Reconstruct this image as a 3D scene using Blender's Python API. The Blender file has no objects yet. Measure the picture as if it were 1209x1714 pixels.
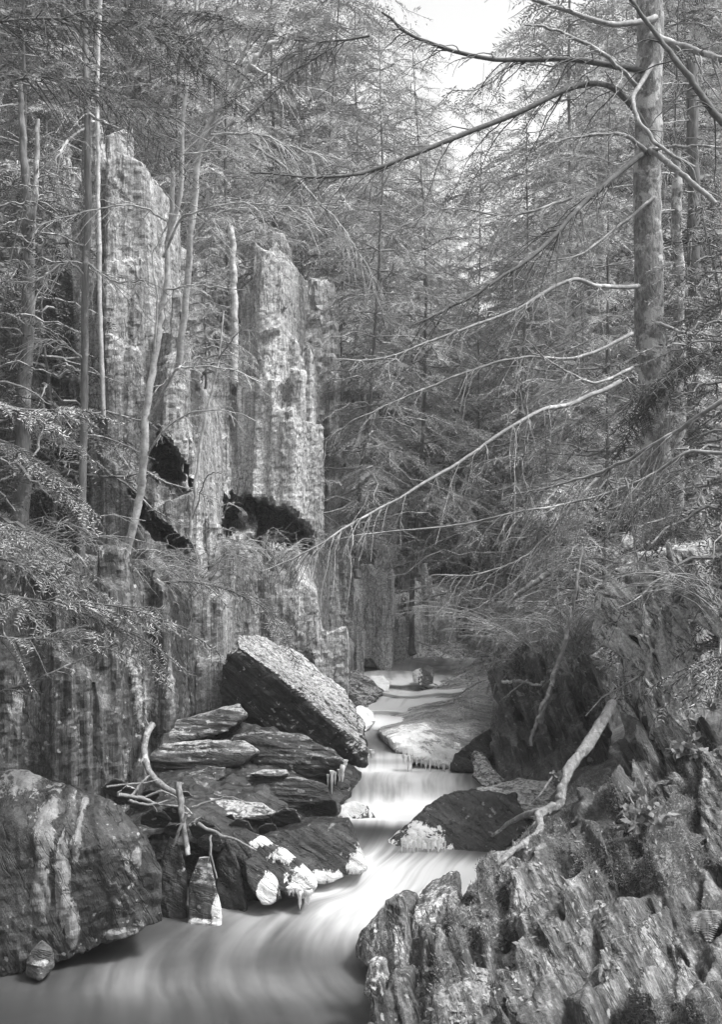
import bpy, bmesh, math, random
import numpy as np
from mathutils import Vector
R = math.radians
SC = bpy.context.scene
COL = SC.collection

# ------------------------------------------------------------------ camera, sky, sun
H = 2.2            # camera height above the lower pool
F = 1838.0         # focal length in pixels of the 1209 x 1714 photograph
cd = bpy.data.cameras.new('camera'); cam = bpy.data.objects.new('camera', cd); COL.objects.link(cam)
cam.location = (0, 0, H); cam.rotation_euler = (R(90), 0, 0)
cd.sensor_fit = 'VERTICAL'; cd.sensor_height = 36; cd.lens = 36*F/1714; cd.clip_end = 2000; cd.clip_start = .05
SC.camera = cam
SUN_EL, SUN_ROT = 58, 106      # elevation, azimuth clockwise from +Y (to the right of the view)
w = bpy.data.worlds.new('World'); SC.world = w; w.use_nodes = True
nt = w.node_tree; bg = nt.nodes['Background']
sky = nt.nodes.new('ShaderNodeTexSky'); sky.sky_type = 'NISHITA'; sky.sun_disc = False
sky.sun_elevation = R(SUN_EL); sky.sun_rotation = R(SUN_ROT); sky.air_density = 1.0; sky.dust_density = 4.0
bw = nt.nodes.new('ShaderNodeRGBToBW'); nt.links.new(sky.outputs[0], bw.inputs[0]); nt.links.new(bw.outputs[0], bg.inputs[0])
bg.inputs[1].default_value = .15
sl = bpy.data.lights.new('sun', 'SUN'); sl.energy = 2.0; sl.angle = R(12); sl.color = (1, 1, 1)
so = bpy.data.objects.new('sun', sl); COL.objects.link(so)
d = Vector((math.sin(R(SUN_ROT))*math.cos(R(SUN_EL)), math.cos(R(SUN_ROT))*math.cos(R(SUN_EL)), math.sin(R(SUN_EL))))
so.rotation_euler = d.to_track_quat('Z', 'Y').to_euler(); so.location = (0, 0, 30)
SC.view_settings.view_transform = 'Standard'; SC.view_settings.look = 'None'
SC.view_settings.exposure = 1.55; SC.view_settings.gamma = 1

# ------------------------------------------------------------------ helpers
def at(px, py, Y): return np.array([(px-604.5)/F*Y, Y, H-(py-857)/F*Y])
def _h(ix, iy, iz, s):
    n = (ix*73856093) ^ (iy*19349663) ^ (iz*83492791) ^ (s*2654435761)
    n = n & 0xffffffff
    n = ((n ^ (n >> 16))*0x45d9f3b) & 0xffffffff
    n = ((n ^ (n >> 16))*0x45d9f3b) & 0xffffffff
    return ((n ^ (n >> 16)) & 0xffff)/32767.5-1
def vnoise(p, s=0):
    p = np.asarray(p, float); i = np.floor(p).astype(np.int64); f = p-i; f = f*f*(3-2*f); r = 0
    for a in (0, 1):
        for b in (0, 1):
            for c in (0, 1):
                wgt = (f[:, 0] if a else 1-f[:, 0])*(f[:, 1] if b else 1-f[:, 1])*(f[:, 2] if c else 1-f[:, 2])
                r = r+wgt*_h(i[:, 0]+a, i[:, 1]+b, i[:, 2]+c, s)
    return r
def fbm(p, o=4, s=0):
    r = 0; a = 1; t = 0
    for k in range(o):
        r = r+a*vnoise(p*(2**k)+k*7.3, s+k); t += a; a *= .5
    return r/t
def unit(v): v = np.asarray(v, float); return v/np.linalg.norm(v)

class MB:
    def __init__(s): s.v = []; s.f = []; s.n = 0
    def add(s, v, f):
        v = np.asarray(v, float).reshape(-1, 3); f = np.asarray(f, int)
        s.v.append(v); s.f.append(f+s.n); s.n += len(v)
    def mesh(s, name):
        me = bpy.data.meshes.new(name); v = np.concatenate(s.v)
        me.vertices.add(len(v)); me.vertices.foreach_set('co', v.ravel())
        lt = []; li = []
        for f in s.f:
            lt.append(np.full(len(f), f.shape[1])); li.append(f.ravel())
        lt = np.concatenate(lt); li = np.concatenate(li)
        ls = np.concatenate([[0], np.cumsum(lt)[:-1]])
        me.loops.add(len(li)); me.loops.foreach_set('vertex_index', li.astype(np.int32))
        me.polygons.add(len(lt)); me.polygons.foreach_set('loop_start', ls.astype(np.int32))
        me.update(calc_edges=True); me.validate()
        return me
def shade(me, smooth=True):
    me.polygons.foreach_set('use_smooth', np.full(len(me.polygons), smooth))
def tag(o, label=None, cat=None, group=None, kind=None):
    if label: o['label'] = label
    if cat: o['category'] = cat
    if group: o['group'] = group
    if kind: o['kind'] = kind
    return o
def link(name, me, mat, parent=None, base=None, smooth=True):
    """link a mesh whose vertices are in world coordinates; origin at its base (or the parent's origin)"""
    shade(me, smooth)
    v = np.empty(len(me.vertices)*3); me.vertices.foreach_get('co', v); v = v.reshape(-1, 3)
    if parent is not None: b = np.array(parent['_o'] if '_o' in parent else parent.location)
    elif base is not None: b = np.array(base, float)
    else: b = np.array([v[:, 0].mean(), v[:, 1].mean(), v[:, 2].min()])
    me.vertices.foreach_set('co', (v-b).ravel()); me.update()
    o = bpy.data.objects.new(name, me); COL.objects.link(o)
    if mat: me.materials.append(mat)
    if parent is not None: o.parent = parent
    else: o.location = b
    return o
def empty(name, loc):
    o = bpy.data.objects.new(name, None); COL.objects.link(o); o.location = loc; o.empty_display_size = .1
    return o
def getco(me):
    v = np.empty(len(me.vertices)*3); me.vertices.foreach_get('co', v); return v.reshape(-1, 3)
def getno(me):
    v = np.empty(len(me.vertices)*3); me.vertices.foreach_get('normal', v); return v.reshape(-1, 3)

def hull(mb, pts):
    bm = bmesh.new()
    for p in pts: bm.verts.new(p)
    r = bmesh.ops.convex_hull(bm, input=bm.verts[:])
    bad = [e for e in r['geom_interior'] if isinstance(e, bmesh.types.BMVert)]
    bmesh.ops.delete(bm, geom=bad, context='VERTS')
    loose = [v for v in bm.verts if not v.link_faces]
    bmesh.ops.delete(bm, geom=loose, context='VERTS')
    bmesh.ops.triangulate(bm, faces=bm.faces[:]); bmesh.ops.recalc_face_normals(bm, faces=bm.faces[:])
    bm.verts.index_update()
    mb.add([v.co[:] for v in bm.verts], [[v.index for v in f.verts] for f in bm.faces]); bm.free()
BOXF = np.array([[0, 1, 3, 2], [4, 6, 7, 5], [0, 4, 5, 1], [2, 3, 7, 6], [0, 2, 6, 4], [1, 5, 7, 3]])
def blade(mb, c, a, n, L, W, T, rng, taper=.5, jit=.12):
    """a slate blade: long axis a, face normal n, jagged tapered ends"""
    a = unit(a); n = unit(np.array(n)-np.dot(n, a)*a); b = np.cross(a, n); P = []
    for i in (-1, 1):
        k = 1 if i < 0 else rng.uniform(taper, 1)
        s = rng.uniform(-.4, .4)*W
        for j in (-1, 1):
            for t in (-1, 1):
                P.append(c+a*(i*L/2+j*s+rng.normal(0, jit)*W*.6)+b*j*W/2*k*rng.uniform(.8, 1.15)+n*t*T/2*k*rng.uniform(.7, 1.2))
    mb.add(P, BOXF)
def remesh(mb, voxel, name='rock'):
    me = mb.mesh('tmp'); o = bpy.data.objects.new('tmp', me); COL.objects.link(o)
    m = o.modifiers.new('r', 'REMESH'); m.mode = 'VOXEL'; m.voxel_size = voxel; m.adaptivity = 0
    dg = bpy.context.evaluated_depsgraph_get()
    out = bpy.data.meshes.new_from_object(o.evaluated_get(dg)); out.name = name
    bpy.data.objects.remove(o); bpy.data.meshes.remove(me)
    return out
def stair(x, k=5):
    i = np.floor(x); f = x-i-.5
    return i+.5+.5*np.sign(f)*(2*np.abs(f))**k
def displace(me, n, amp, fn=14, fl=1.6, seed=0, rough=.35, warp=.10):
    """slate relief: stepped layers that run along the foliation whose normal is n, broken by cross joints"""
    v = getco(me); no = getno(me); n = unit(n)
    a = unit(np.cross(n, [0.13, 1, .2])); b = np.cross(n, a)
    wp = v+warp*np.stack([fbm(v*1.3, 3, seed+11), fbm(v*1.3+9, 3, seed+12), fbm(v*1.3+5, 3, seed+13)], 1)
    s0, s1, s2 = wp@n, wp@a, wp@b
    g1 = vnoise(np.stack([stair(s0*fn), stair(s1*fl*1.6+3), stair(s2*fl*1.6)], 1), seed)
    g2 = vnoise(np.stack([stair(s0*fn*2.3+.4), stair(s1*fl*4), stair(s2*fl*4+.3)], 1), seed+1)
    g3 = fbm(np.stack([s0*fn*3, s1*fl*3, s2*fl*3], 1), 3, seed+2)
    big = fbm(v*1.8, 3, seed+3); rg = fbm(v*26, 3, seed+5)
    v = v+no*(amp*(g1+.55*g2+.4*g3+.6*big)+amp*rough*rg)[:, None]
    me.vertices.foreach_set('co', v.ravel()); me.update()
    return me

# ------------------------------------------------------------------ materials (the photograph is black and white: greys only)
def node_mat(name):
    m = bpy.data.materials.new(name); m.use_nodes = True
    return m, m.node_tree, m.node_tree.nodes['Principled BSDF']
def g(v): return (v, v, v, 1)
def ramp(nt, src, stops, interp='LINEAR'):
    r = nt.nodes.new('ShaderNodeValToRGB'); r.color_ramp.interpolation = interp
    e = r.color_ramp.elements
    while len(e) < len(stops): e.new(.5)
    for k, (p, c) in enumerate(stops): e[k].position = p; e[k].color = g(c)
    nt.links.new(src, r.inputs[0]); return r.outputs[0]
def noise(nt, vec, scale, detail=6, rough=.6, dist=0):
    n = nt.nodes.new('ShaderNodeTexNoise'); n.inputs['Scale'].default_value = scale
    n.inputs['Detail'].default_value = detail; n.inputs['Roughness'].default_value = rough; n.inputs['Distortion'].default_value = dist
    nt.links.new(vec, n.inputs['Vector']); return n.outputs['Fac']
def mixv(nt, fac, a, b, mode='MIX'):
    m = nt.nodes.new('ShaderNodeMix'); m.data_type = 'RGBA'; m.blend_type = mode
    for s, i in ((fac, 0), (a, 6), (b, 7)):
        if isinstance(s, (int, float)): m.inputs[i].default_value = s if i == 0 else g(s)
        else: nt.links.new(s, m.inputs[i])
    return m.outputs[2]
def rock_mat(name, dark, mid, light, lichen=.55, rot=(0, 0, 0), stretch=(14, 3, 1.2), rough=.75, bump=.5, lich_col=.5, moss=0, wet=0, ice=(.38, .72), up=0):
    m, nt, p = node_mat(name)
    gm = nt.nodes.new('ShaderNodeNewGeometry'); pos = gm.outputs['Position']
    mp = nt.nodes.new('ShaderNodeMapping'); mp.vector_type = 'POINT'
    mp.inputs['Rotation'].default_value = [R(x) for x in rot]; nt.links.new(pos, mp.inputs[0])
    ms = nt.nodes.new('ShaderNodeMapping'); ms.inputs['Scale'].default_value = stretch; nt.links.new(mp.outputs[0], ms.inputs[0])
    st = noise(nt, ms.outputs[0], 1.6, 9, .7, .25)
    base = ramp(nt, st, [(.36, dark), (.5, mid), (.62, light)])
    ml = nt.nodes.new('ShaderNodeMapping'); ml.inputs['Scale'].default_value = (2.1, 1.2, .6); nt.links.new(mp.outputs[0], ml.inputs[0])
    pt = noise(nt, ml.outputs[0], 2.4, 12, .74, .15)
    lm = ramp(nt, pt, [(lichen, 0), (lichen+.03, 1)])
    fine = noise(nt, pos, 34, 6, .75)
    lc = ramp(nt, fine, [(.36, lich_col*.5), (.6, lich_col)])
    if up:  # more lichen on upward faces, painting the light from above into the colour
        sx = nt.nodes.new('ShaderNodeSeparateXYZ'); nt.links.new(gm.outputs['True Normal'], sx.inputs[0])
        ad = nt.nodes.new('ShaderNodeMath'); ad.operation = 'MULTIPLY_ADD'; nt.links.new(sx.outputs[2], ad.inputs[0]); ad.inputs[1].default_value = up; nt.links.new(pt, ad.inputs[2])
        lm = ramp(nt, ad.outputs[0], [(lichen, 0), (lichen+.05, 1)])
    lm2 = mixv(nt, .8, lm, ramp(nt, fine, [(.42, .15), (.5, 1)]), 'MULTIPLY')
    c = mixv(nt, lm2, base, lc)
    sp = noise(nt, pos, 60, 6, .8)
    c = mixv(nt, 1, c, ramp(nt, sp, [(.34, .4), (.5, 1), (.66, 1.6)]), 'MULTIPLY')
    spots = ramp(nt, noise(nt, pos, 19, 3, .5), [(.66, 0), (.69, 1)])
    c = mixv(nt, spots, c, lich_col*.9)
    mc = nt.nodes.new('ShaderNodeMapping'); mc.inputs['Scale'].default_value = (1, .45, .16); nt.links.new(mp.outputs[0], mc.inputs[0])
    cr = noise(nt, mc.outputs[0], 9, 4, .6, .3)
    crk = ramp(nt, cr, [(.485, 1), (.498, 0), (.502, 0), (.515, 1)])
    c = mixv(nt, mixv(nt, .8, 1, crk), dark*.5, c)
    if moss:
        mk = noise(nt, pos, 1.4, 8, .65)
        c = mixv(nt, ramp(nt, mk, [(moss, 0), (moss+.05, 1)]), c, ramp(nt, noise(nt, pos, 70, 4, .8), [(.35, .015), (.65, .12)]))
    at_ = nt.nodes.new('ShaderNodeAttribute'); at_.attribute_name = 'ice'
    mi = nt.nodes.new('ShaderNodeMapping'); mi.inputs['Scale'].default_value = (1, 1, .28); nt.links.new(pos, mi.inputs[0])
    ni = noise(nt, mi.outputs[0], 11, 9, .75, .3)
    gate = nt.nodes.new('ShaderNodeMath'); gate.operation = 'MULTIPLY'; gate.use_clamp = True; nt.links.new(at_.outputs['Fac'], gate.inputs[0]); gate.inputs[1].default_value = 5
    dn = nt.nodes.new('ShaderNodeMath'); dn.operation = 'MULTIPLY_ADD'; nt.links.new(ni, dn.inputs[0]); dn.inputs[1].default_value = 3.8; dn.inputs[2].default_value = -1.95
    gm2 = nt.nodes.new('ShaderNodeMath'); gm2.operation = 'MULTIPLY'; nt.links.new(dn.outputs[0], gm2.inputs[0]); nt.links.new(gate.outputs[0], gm2.inputs[1])
    sm = nt.nodes.new('ShaderNodeMath'); sm.operation = 'ADD'; nt.links.new(gm2.outputs[0], sm.inputs[0]); nt.links.new(at_.outputs['Fac'], sm.inputs[1])
    fi = ramp(nt, sm.outputs[0], [(.33, 0), (.42, 1)])
    c = mixv(nt, fi, c, ramp(nt, ni, [(.35, ice[0]), (.6, ice[1])]))
    nt.links.new(c, p.inputs['Base Color'])
    if wet:
        nt.links.new(ramp(nt, noise(nt, pos, 7, 6, .7), [(.35, .25), (.65, .75)]), p.inputs['Roughness'])
    else: p.inputs['Roughness'].default_value = rough
    b1 = nt.nodes.new('ShaderNodeBump'); b1.inputs['Strength'].default_value = bump; b1.inputs['Distance'].default_value = .03
    nt.links.new(st, b1.inputs['Height'])
    b2 = nt.nodes.new('ShaderNodeBump'); b2.inputs['Strength'].default_value = bump; b2.inputs['Distance'].default_value = .014
    nt.links.new(noise(nt, pos, 34, 8, .78), b2.inputs['Height']); nt.links.new(b1.outputs[0], b2.inputs['Normal'])
    b3 = nt.nodes.new('ShaderNodeBump'); b3.inputs['Strength'].default_value = bump; b3.inputs['Distance'].default_value = .01
    nt.links.new(crk, b3.inputs['Height']); nt.links.new(b2.outputs[0], b3.inputs['Normal'])
    nt.links.new(b3.outputs[0], p.inputs['Normal'])
    return m
def bark_mat(name, dark, light, scale=(8, 8, 1.5), patch=.55, patch_col=.4, bump=.6):
    m, nt, p = node_mat(name)
    tc = nt.nodes.new('ShaderNodeTexCoord'); pos = tc.outputs['Object']
    ms = nt.nodes.new('ShaderNodeMapping'); ms.inputs['Scale'].default_value = scale; nt.links.new(pos, ms.inputs[0])
    st = noise(nt, ms.outputs[0], 5, 6, .65, .4)
    c = ramp(nt, st, [(.32, dark), (.65, light)])
    pk = ramp(nt, noise(nt, pos, 6, 6, .7), [(patch, 0), (patch+.06, 1)])
    c = mixv(nt, pk, c, patch_col)
    nt.links.new(c, p.inputs['Base Color']); p.inputs['Roughness'].default_value = .85
    b = nt.nodes.new('ShaderNodeBump'); b.inputs['Strength'].default_value = bump; b.inputs['Distance'].default_value = .015
    nt.links.new(st, b.inputs['Height']); nt.links.new(b.outputs[0], p.inputs['Normal'])
    return m
def leaf_mat(name, lo, hi, scale=1.5, trans=.25):
    m, nt, p = node_mat(name)
    gm = nt.nodes.new('ShaderNodeNewGeometry'); pos = gm.outputs['Position']
    c1 = noise(nt, pos, scale, 4, .6); c2 = noise(nt, pos, 17, 3, .7)
    c = mixv(nt, 1, ramp(nt, c1, [(.35, lo), (.65, hi)]), ramp(nt, c2, [(.3, .55), (.7, 1.5)]), 'MULTIPLY')
    nt.links.new(c, p.inputs['Base Color']); p.inputs['Roughness'].default_value = .55
    tr = nt.nodes.new('ShaderNodeBsdfTranslucent'); nt.links.new(c, tr.inputs[0])
    mx = nt.nodes.new('ShaderNodeMixShader'); mx.inputs[0].default_value = trans
    nt.links.new(p.outputs[0], mx.inputs[1]); nt.links.new(tr.outputs[0], mx.inputs[2])
    nt.links.new(mx.outputs[0], nt.nodes['Material Output'].inputs[0])
    return m

M = {}
M['cliff'] = rock_mat('cliff_slate', .12, .22, .33, .53, (0, 0, 20), (15, 15, .8), lich_col=.46, moss=.60)
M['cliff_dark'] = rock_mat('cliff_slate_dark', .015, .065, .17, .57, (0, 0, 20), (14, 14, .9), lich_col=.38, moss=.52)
M['cliff_pale'] = rock_mat('cliff_slate_pale', .18, .3, .42, .5, (0, 0, 15), (14, 14, .7), lich_col=.52)
M['bank'] = rock_mat('bank_slate', .018, .085, .24, .56, (0, 22, 0), (15, 5, 1.0), lich_col=.34, moss=.52, bump=.7)
M['crag'] = rock_mat('crag_slate', .02, .075, .19, .53, (0, 15, 0), (9, 5, 1.2), lich_col=.5, bump=.7)
M['outcrop'] = rock_mat('outcrop_slate', .02, .42, .7, .50, (0, 34, 0), (12, 4, 1.0), lich_col=.5, bump=.7)
M['crag_dark'] = rock_mat('wet_crag', .018, .06, .13, .60, (0, 24, 0), (10, 4, .9), lich_col=.24, wet=1)
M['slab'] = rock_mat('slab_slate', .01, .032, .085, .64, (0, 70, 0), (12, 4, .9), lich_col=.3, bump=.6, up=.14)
M['lean'] = rock_mat('lean_slate', .008, .022, .06, .64, (0, 52, 0), (12, 4, .9), lich_col=.42, bump=.6, up=.34)  # dark base; the slab's lit top is painted in through up
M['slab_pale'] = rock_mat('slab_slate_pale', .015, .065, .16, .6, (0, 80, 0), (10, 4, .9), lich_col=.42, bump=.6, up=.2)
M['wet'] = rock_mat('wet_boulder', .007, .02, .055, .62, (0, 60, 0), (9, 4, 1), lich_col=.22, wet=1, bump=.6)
M['dome'] = rock_mat('boulder', .009, .028, .075, .60, (0, 25, 0), (6, 5, 1), lich_col=.3, moss=.56, bump=.6, wet=1, ice=(.09, .24))
M['ledge'] = rock_mat('ledge', .09, .24, .42, .58, (0, 90, 30), (9, 1.2, 1.2), lich_col=.5, wet=1, bump=.3)
M['soil'] = rock_mat('forest_soil', .03, .08, .16, .57, (0, 0, 0), (3, 3, 3), lich_col=.24, moss=.55)
M['trunk'] = bark_mat('mottled_bark', .05, .26, (9, 9, 4), patch=.52, patch_col=.42, bump=1)
M['trunk_dark'] = bark_mat('dark_bark', .06, .16, patch=.58, patch_col=.26)
M['birch'] = bark_mat('pale_bark', .2, .45, (5, 5, 5), patch=.52, patch_col=.48, bump=.3)
M['twig'] = bark_mat('twig_bark', .13, .27, (6, 6, 6), patch=.55, patch_col=.42, bump=.1)
M['twig_dark'] = bark_mat('twig_bark_dark', .04, .1, (6, 6, 6), patch=.6, patch_col=.2, bump=.1)
M['drift'] = bark_mat('weathered_wood', .09, .26, (9, 9, 4), patch=.55, patch_col=.42, bump=.8)
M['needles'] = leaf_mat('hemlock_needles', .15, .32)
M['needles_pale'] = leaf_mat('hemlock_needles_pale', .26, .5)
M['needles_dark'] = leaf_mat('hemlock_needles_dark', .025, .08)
M['fern'] = leaf_mat('fern', .16, .28, 8, .3)
M['litter'] = leaf_mat('leaf_litter', .06, .26, 14, .1)
# ice
m, nt, p = node_mat('ice'); gm = nt.nodes.new('ShaderNodeNewGeometry')
nt.links.new(ramp(nt, noise(nt, gm.outputs['Position'], 14, 5, .6), [(.3, .5), (.6, .8)]), p.inputs['Base Color'])
p.inputs['Roughness'].default_value = .25; M['ice'] = m
bb = nt.nodes.new('ShaderNodeBump'); bb.inputs['Strength'].default_value = .5; bb.inputs['Distance'].default_value = .02
nt.links.new(noise(nt, gm.outputs['Position'], 25, 4, .6), bb.inputs['Height']); nt.links.new(bb.outputs[0], p.inputs['Normal'])
# silky water; white water is a property of the surface (attribute foam) combed along the flow by the UVs
m, nt, p = node_mat('water')
uv = nt.nodes.new('ShaderNodeTexCoord').outputs['UV']
mp = nt.nodes.new('ShaderNodeMapping'); mp.inputs['Scale'].default_value = (3.2, .6, 1); nt.links.new(uv, mp.inputs[0])
st = noise(nt, mp.outputs[0], 1.3, 4, .5, .1)
mp2 = nt.nodes.new('ShaderNodeMapping'); mp2.inputs['Scale'].default_value = (16, 1.0, 1); nt.links.new(uv, mp2.inputs[0])
st2 = noise(nt, mp2.outputs[0], 1.3, 2, .4, .1)
at_ = nt.nodes.new('ShaderNodeAttribute'); at_.attribute_name = 'foam'
def math_(nt, op, a, b):
    n = nt.nodes.new('ShaderNodeMath'); n.operation = op; n.use_clamp = False
    for k, s in enumerate((a, b)):
        if isinstance(s, (int, float)): n.inputs[k].default_value = s
        else: nt.links.new(s, n.inputs[k])
    return n.outputs[0]
k_ = math_(nt, 'ADD', math_(nt, 'MULTIPLY', math_(nt, 'SUBTRACT', st, .5), 2.0), math_(nt, 'MULTIPLY', math_(nt, 'SUBTRACT', st2, .5), .9))
x = math_(nt, 'MULTIPLY', at_.outputs['Fac'], math_(nt, 'ADD', k_, 1.0))
fo = ramp(nt, x, [(.0, .03), (.95, 1)], 'EASE')
nt.links.new(mixv(nt, fo, .012, .6), p.inputs['Base Color'])
nt.links.new(mixv(nt, fo, .3, .6), p.inputs['Roughness'])
p.inputs['IOR'].default_value = 1.33; p.inputs['Specular IOR Level'].default_value = .3; M['water'] = m

# ------------------------------------------------------------------ terrain
YC = [-20, 4.5, 5.5, 6.5, 7.5, 8.4, 12, 14, 40]; XC = [-.8, -.7, -.5, .12, .2, .44, .95, 1.3, 2.8]
YW = [-20, 6.25, 6.6, 7.05, 8.35, 8.5, 10, 12, 14, 30, 80]; ZW = [0, 0, .13, .2, .2, .3, .38, .52, .7, 3, 12]
HW = ([-20, 4.5, 6, 7, 8.4, 12, 20], [1.3, 1.1, .7, .5, .6, .8, .8])
def ground(x, y):
    x = np.asarray(x, float); y = np.asarray(y, float)
    dx = np.abs(x-np.interp(y, YC, XC))-np.interp(y, *HW)
    z = np.interp(y, YW, ZW)-.28
    dx = np.maximum(dx, 0)
    lf = (y < np.where(x < np.interp(y, YC, XC), 8, 7))
    z = z+np.where(lf, .3, .55)*np.minimum(dx, 1.8)+.85*np.clip(dx-1.8, 0, 6)+.45*np.clip(dx-7.8, 0, 6)+.1*np.maximum(dx-13.8, 0)+.15*np.minimum(dx*8, 1)
    z = z+1.1*np.clip(-2.5-y, 0, 9)  # unseen rise behind the camera, added to block low sky light
    p = np.stack([x.ravel(), y.ravel(), np.zeros(x.size)], 1)
    return z+(.25*fbm(p*.6, 4, 3).reshape(x.shape))*np.minimum(dx, 1.5)
def grid_mesh(X, Y, Z, name):
    mb = MB(); n, k = X.shape
    i = np.arange(n*k).reshape(n, k)
    mb.add(np.stack([X, Y, Z], 2).reshape(-1, 3), np.stack([i[:-1, :-1], i[:-1, 1:], i[1:, 1:], i[1:, :-1]], 2).reshape(-1, 4))
    return mb.mesh(name)
xs = np.concatenate([-np.geomspace(60, 5, 30), np.linspace(-4.9, 4.9, 130), np.geomspace(5, 60, 30)])
ys = np.concatenate([np.linspace(-30, 2.5, 20), np.linspace(2.7, 14, 150), np.geomspace(14.1, 110, 50)])
X, Y = np.meshgrid(xs, ys)
gr = link('ground', grid_mesh(X, Y, ground(X, Y), 'ground'), M['soil'], base=(0, 0, 0)); tag(gr, kind='structure')
def gz(x, y): return float(ground(np.array([x]), np.array([y]))[0])

# ------------------------------------------------------------------ water
def catmull(P, n):
    P = np.asarray(P, float); m = len(P)
    Q = np.vstack([2*P[0]-P[1], P, 2*P[-1]-P[-2]]); t = np.linspace(0, m-1, n); i = np.minimum(t.astype(int), m-2); f = (t-i)[:, None]
    a, b, c, d_ = Q[i], Q[i+1], Q[i+2], Q[i+3]
    return .5*((2*b)+(-a+c)*f+(2*a-5*b+4*c-d_)*f*f+(-a+3*b-3*c+d_)*f**3)
def water_loft(name, rows, n=160, k=60, ripple=.012, seed=0, mat='water', level=True):
    """rows: (pxL, pxR, py, Y, [foam across]) from near to far"""
    A = []; B = []; Fm = []
    for r in rows:
        A.append(at(r[0], r[2], r[3])); B.append(at(r[1], r[2] if len(r) < 6 else r[5], r[3] if len(r) < 7 else r[6]))
        Fm.append(np.interp(np.linspace(0, 1, 9), np.linspace(0, 1, len(r[4])), r[4]))
    A = catmull(A, n); B = catmull(B, n); Fm = catmull(Fm, n)
    t = np.linspace(0, 1, k)
    P = A[:, None, :]*(1-t)[None, :, None]+B[:, None, :]*t[None, :, None]
    L = np.concatenate([[0], np.cumsum(np.linalg.norm(np.diff((A+B)/2, axis=0), axis=1))])
    q = np.stack([(P[..., 0]*2.2).ravel(), (P[..., 1]*3.2).ravel(), np.zeros(P[..., 0].size)], 1)
    P[..., 2] += ripple*fbm(q, 3, seed).reshape(n, k)
    me = grid_mesh(P[..., 0], P[..., 1], P[..., 2], name)
    fo = np.stack([np.interp(t, np.linspace(0, 1, 9), Fm[i]) for i in range(n)])
    at2 = me.attributes.new('foam', 'FLOAT', 'POINT'); at2.data.foreach_set('value', fo.ravel())
    U = np.broadcast_to(t[None, :]*np.linalg.norm(B-A, axis=1).mean(), (n, k)).ravel(); V = np.broadcast_to(L[:, None], (n, k)).ravel()
    vi = np.empty(len(me.loops), np.int32); me.loops.foreach_get('vertex_index', vi)
    uvl = me.uv_layers.new(name='uv'); uvl.data.foreach_set('uv', np.stack([U[vi], V[vi]], 1).ravel())
    o = link(name, me, M[mat], base=(0, 0, 0)); tag(o, kind='structure'); return o
water_loft('stream_water', [
    (-900, 1300, 2800, 2.08, [0, .0, .1, .0, 0]),
    (-400, 1200, 1950, 3.7, [.0, .0, .1, .0, 0]),
    (-200, 1000, 1714, 4.72, [.0, .05, .1, .1, .05, .0]),
    (-150, 900, 1650, 5.1, [.0, .12, .28, .2, .08, .0]),
    (-100, 850, 1600, 5.44, [.0, .1, .2, .15, .2, .2]),
    (0, 830, 1550, 5.83, [.0, .05, .18, .4, .5, .5]),
    (100, 830, 1515, 6.14, [.1, .2, .4, .45, .7, .9, .8]),
    (250, 830, 1490, 6.28, [.2, .3, .4, .7, 1, 1.1, .9]),
    (350, 830, 1452, 6.42, [.2, .3, .4, .9, 1.1, .8, .5]),
    (400, 850, 1425, 6.62, [.1, .2, .3, .5, .6, .2, .1]),
    (420, 870, 1392, 6.9, [.0, .0, .05, .12, .15, .2, .1]),
    (430, 870, 1376, 7.02, [.1, .2, .3, .6, .6, .4, .3]),
    (430, 870, 1366, 7.15, [.5, .6, .6, 1.2, 1.2, .9, .8]),
    (430, 870, 1330, 7.69, [.2, .2, .3, .7, .8, .6, .5]),
    (430, 870, 1300, 8.2, [.2, .2, .35, .7, .7, .5, .4]),
    (430, 890, 1287, 8.45, [.2, .3, .9, 1.1, .7, .5, .5]),
    (450, 900, 1280, 8.65, [.2, .3, .9, 1.1, .7, .5, .5])], 420, 140, .014, 5)
water_loft('waterfall', [
    (590, 690, 1296, 8.30, [.5, .8, .8, .5]),
    (592, 690, 1290, 8.37, [.8, 1.1, .9, .6]),
    (594, 690, 1280, 8.42, [.7, .9, .7, .6]),
    (594, 690, 1268, 8.45, [.5, .7, .6, .5]),
    (594, 690, 1259, 8.53, [.3, .4, .4, .4]),
    (592, 690, 1250, 8.70, [.2, .2, .2, .3]),
    (590, 670, 1238, 8.95, [.3, .1, .1, .4]),
    (580, 650, 1222, 9.2, [1.0, .6, .2, .3]),
    (570, 640, 1205, 9.4, [1.2, 1.2, .5, .5])], 120, 60, .012, 8)
water_loft('cascade', [
    (565, 660, 1228, 9.2, [1.3, 1.5, 1.2, .9]),
    (568, 690, 1212, 9.25, [1.4, 1.7, 1.4, .6]),
    (575, 710, 1196, 9.6, [1.4, 1.3, .9, 1.0]),
    (585, 740, 1184, 9.65, [1.2, 1.6, 1.4, .6]),
    (600, 790, 1172, 10.1, [.7, .8, .5, 1.1, .2]),
    (605, 820, 1162, 10.15, [1.2, 1.3, 1.3, 1.0, .4]),
    (610, 850, 1152, 10.6, [.6, .5, .7, .3, 1.0]),
    (600, 860, 1142, 10.65, [1.3, 1.2, 1.0, .9, 1.0]),
    (590, 862, 1130, 11.2, [1.1, .6, .3, .35, .4]),
    (600, 862, 1116, 11.7, [.6, .4, .3, .45, .4]),
    (610, 866, 1105, 12.2, [.2, .3, .35, .45, .4])], 220, 110, .07, 9)

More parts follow.
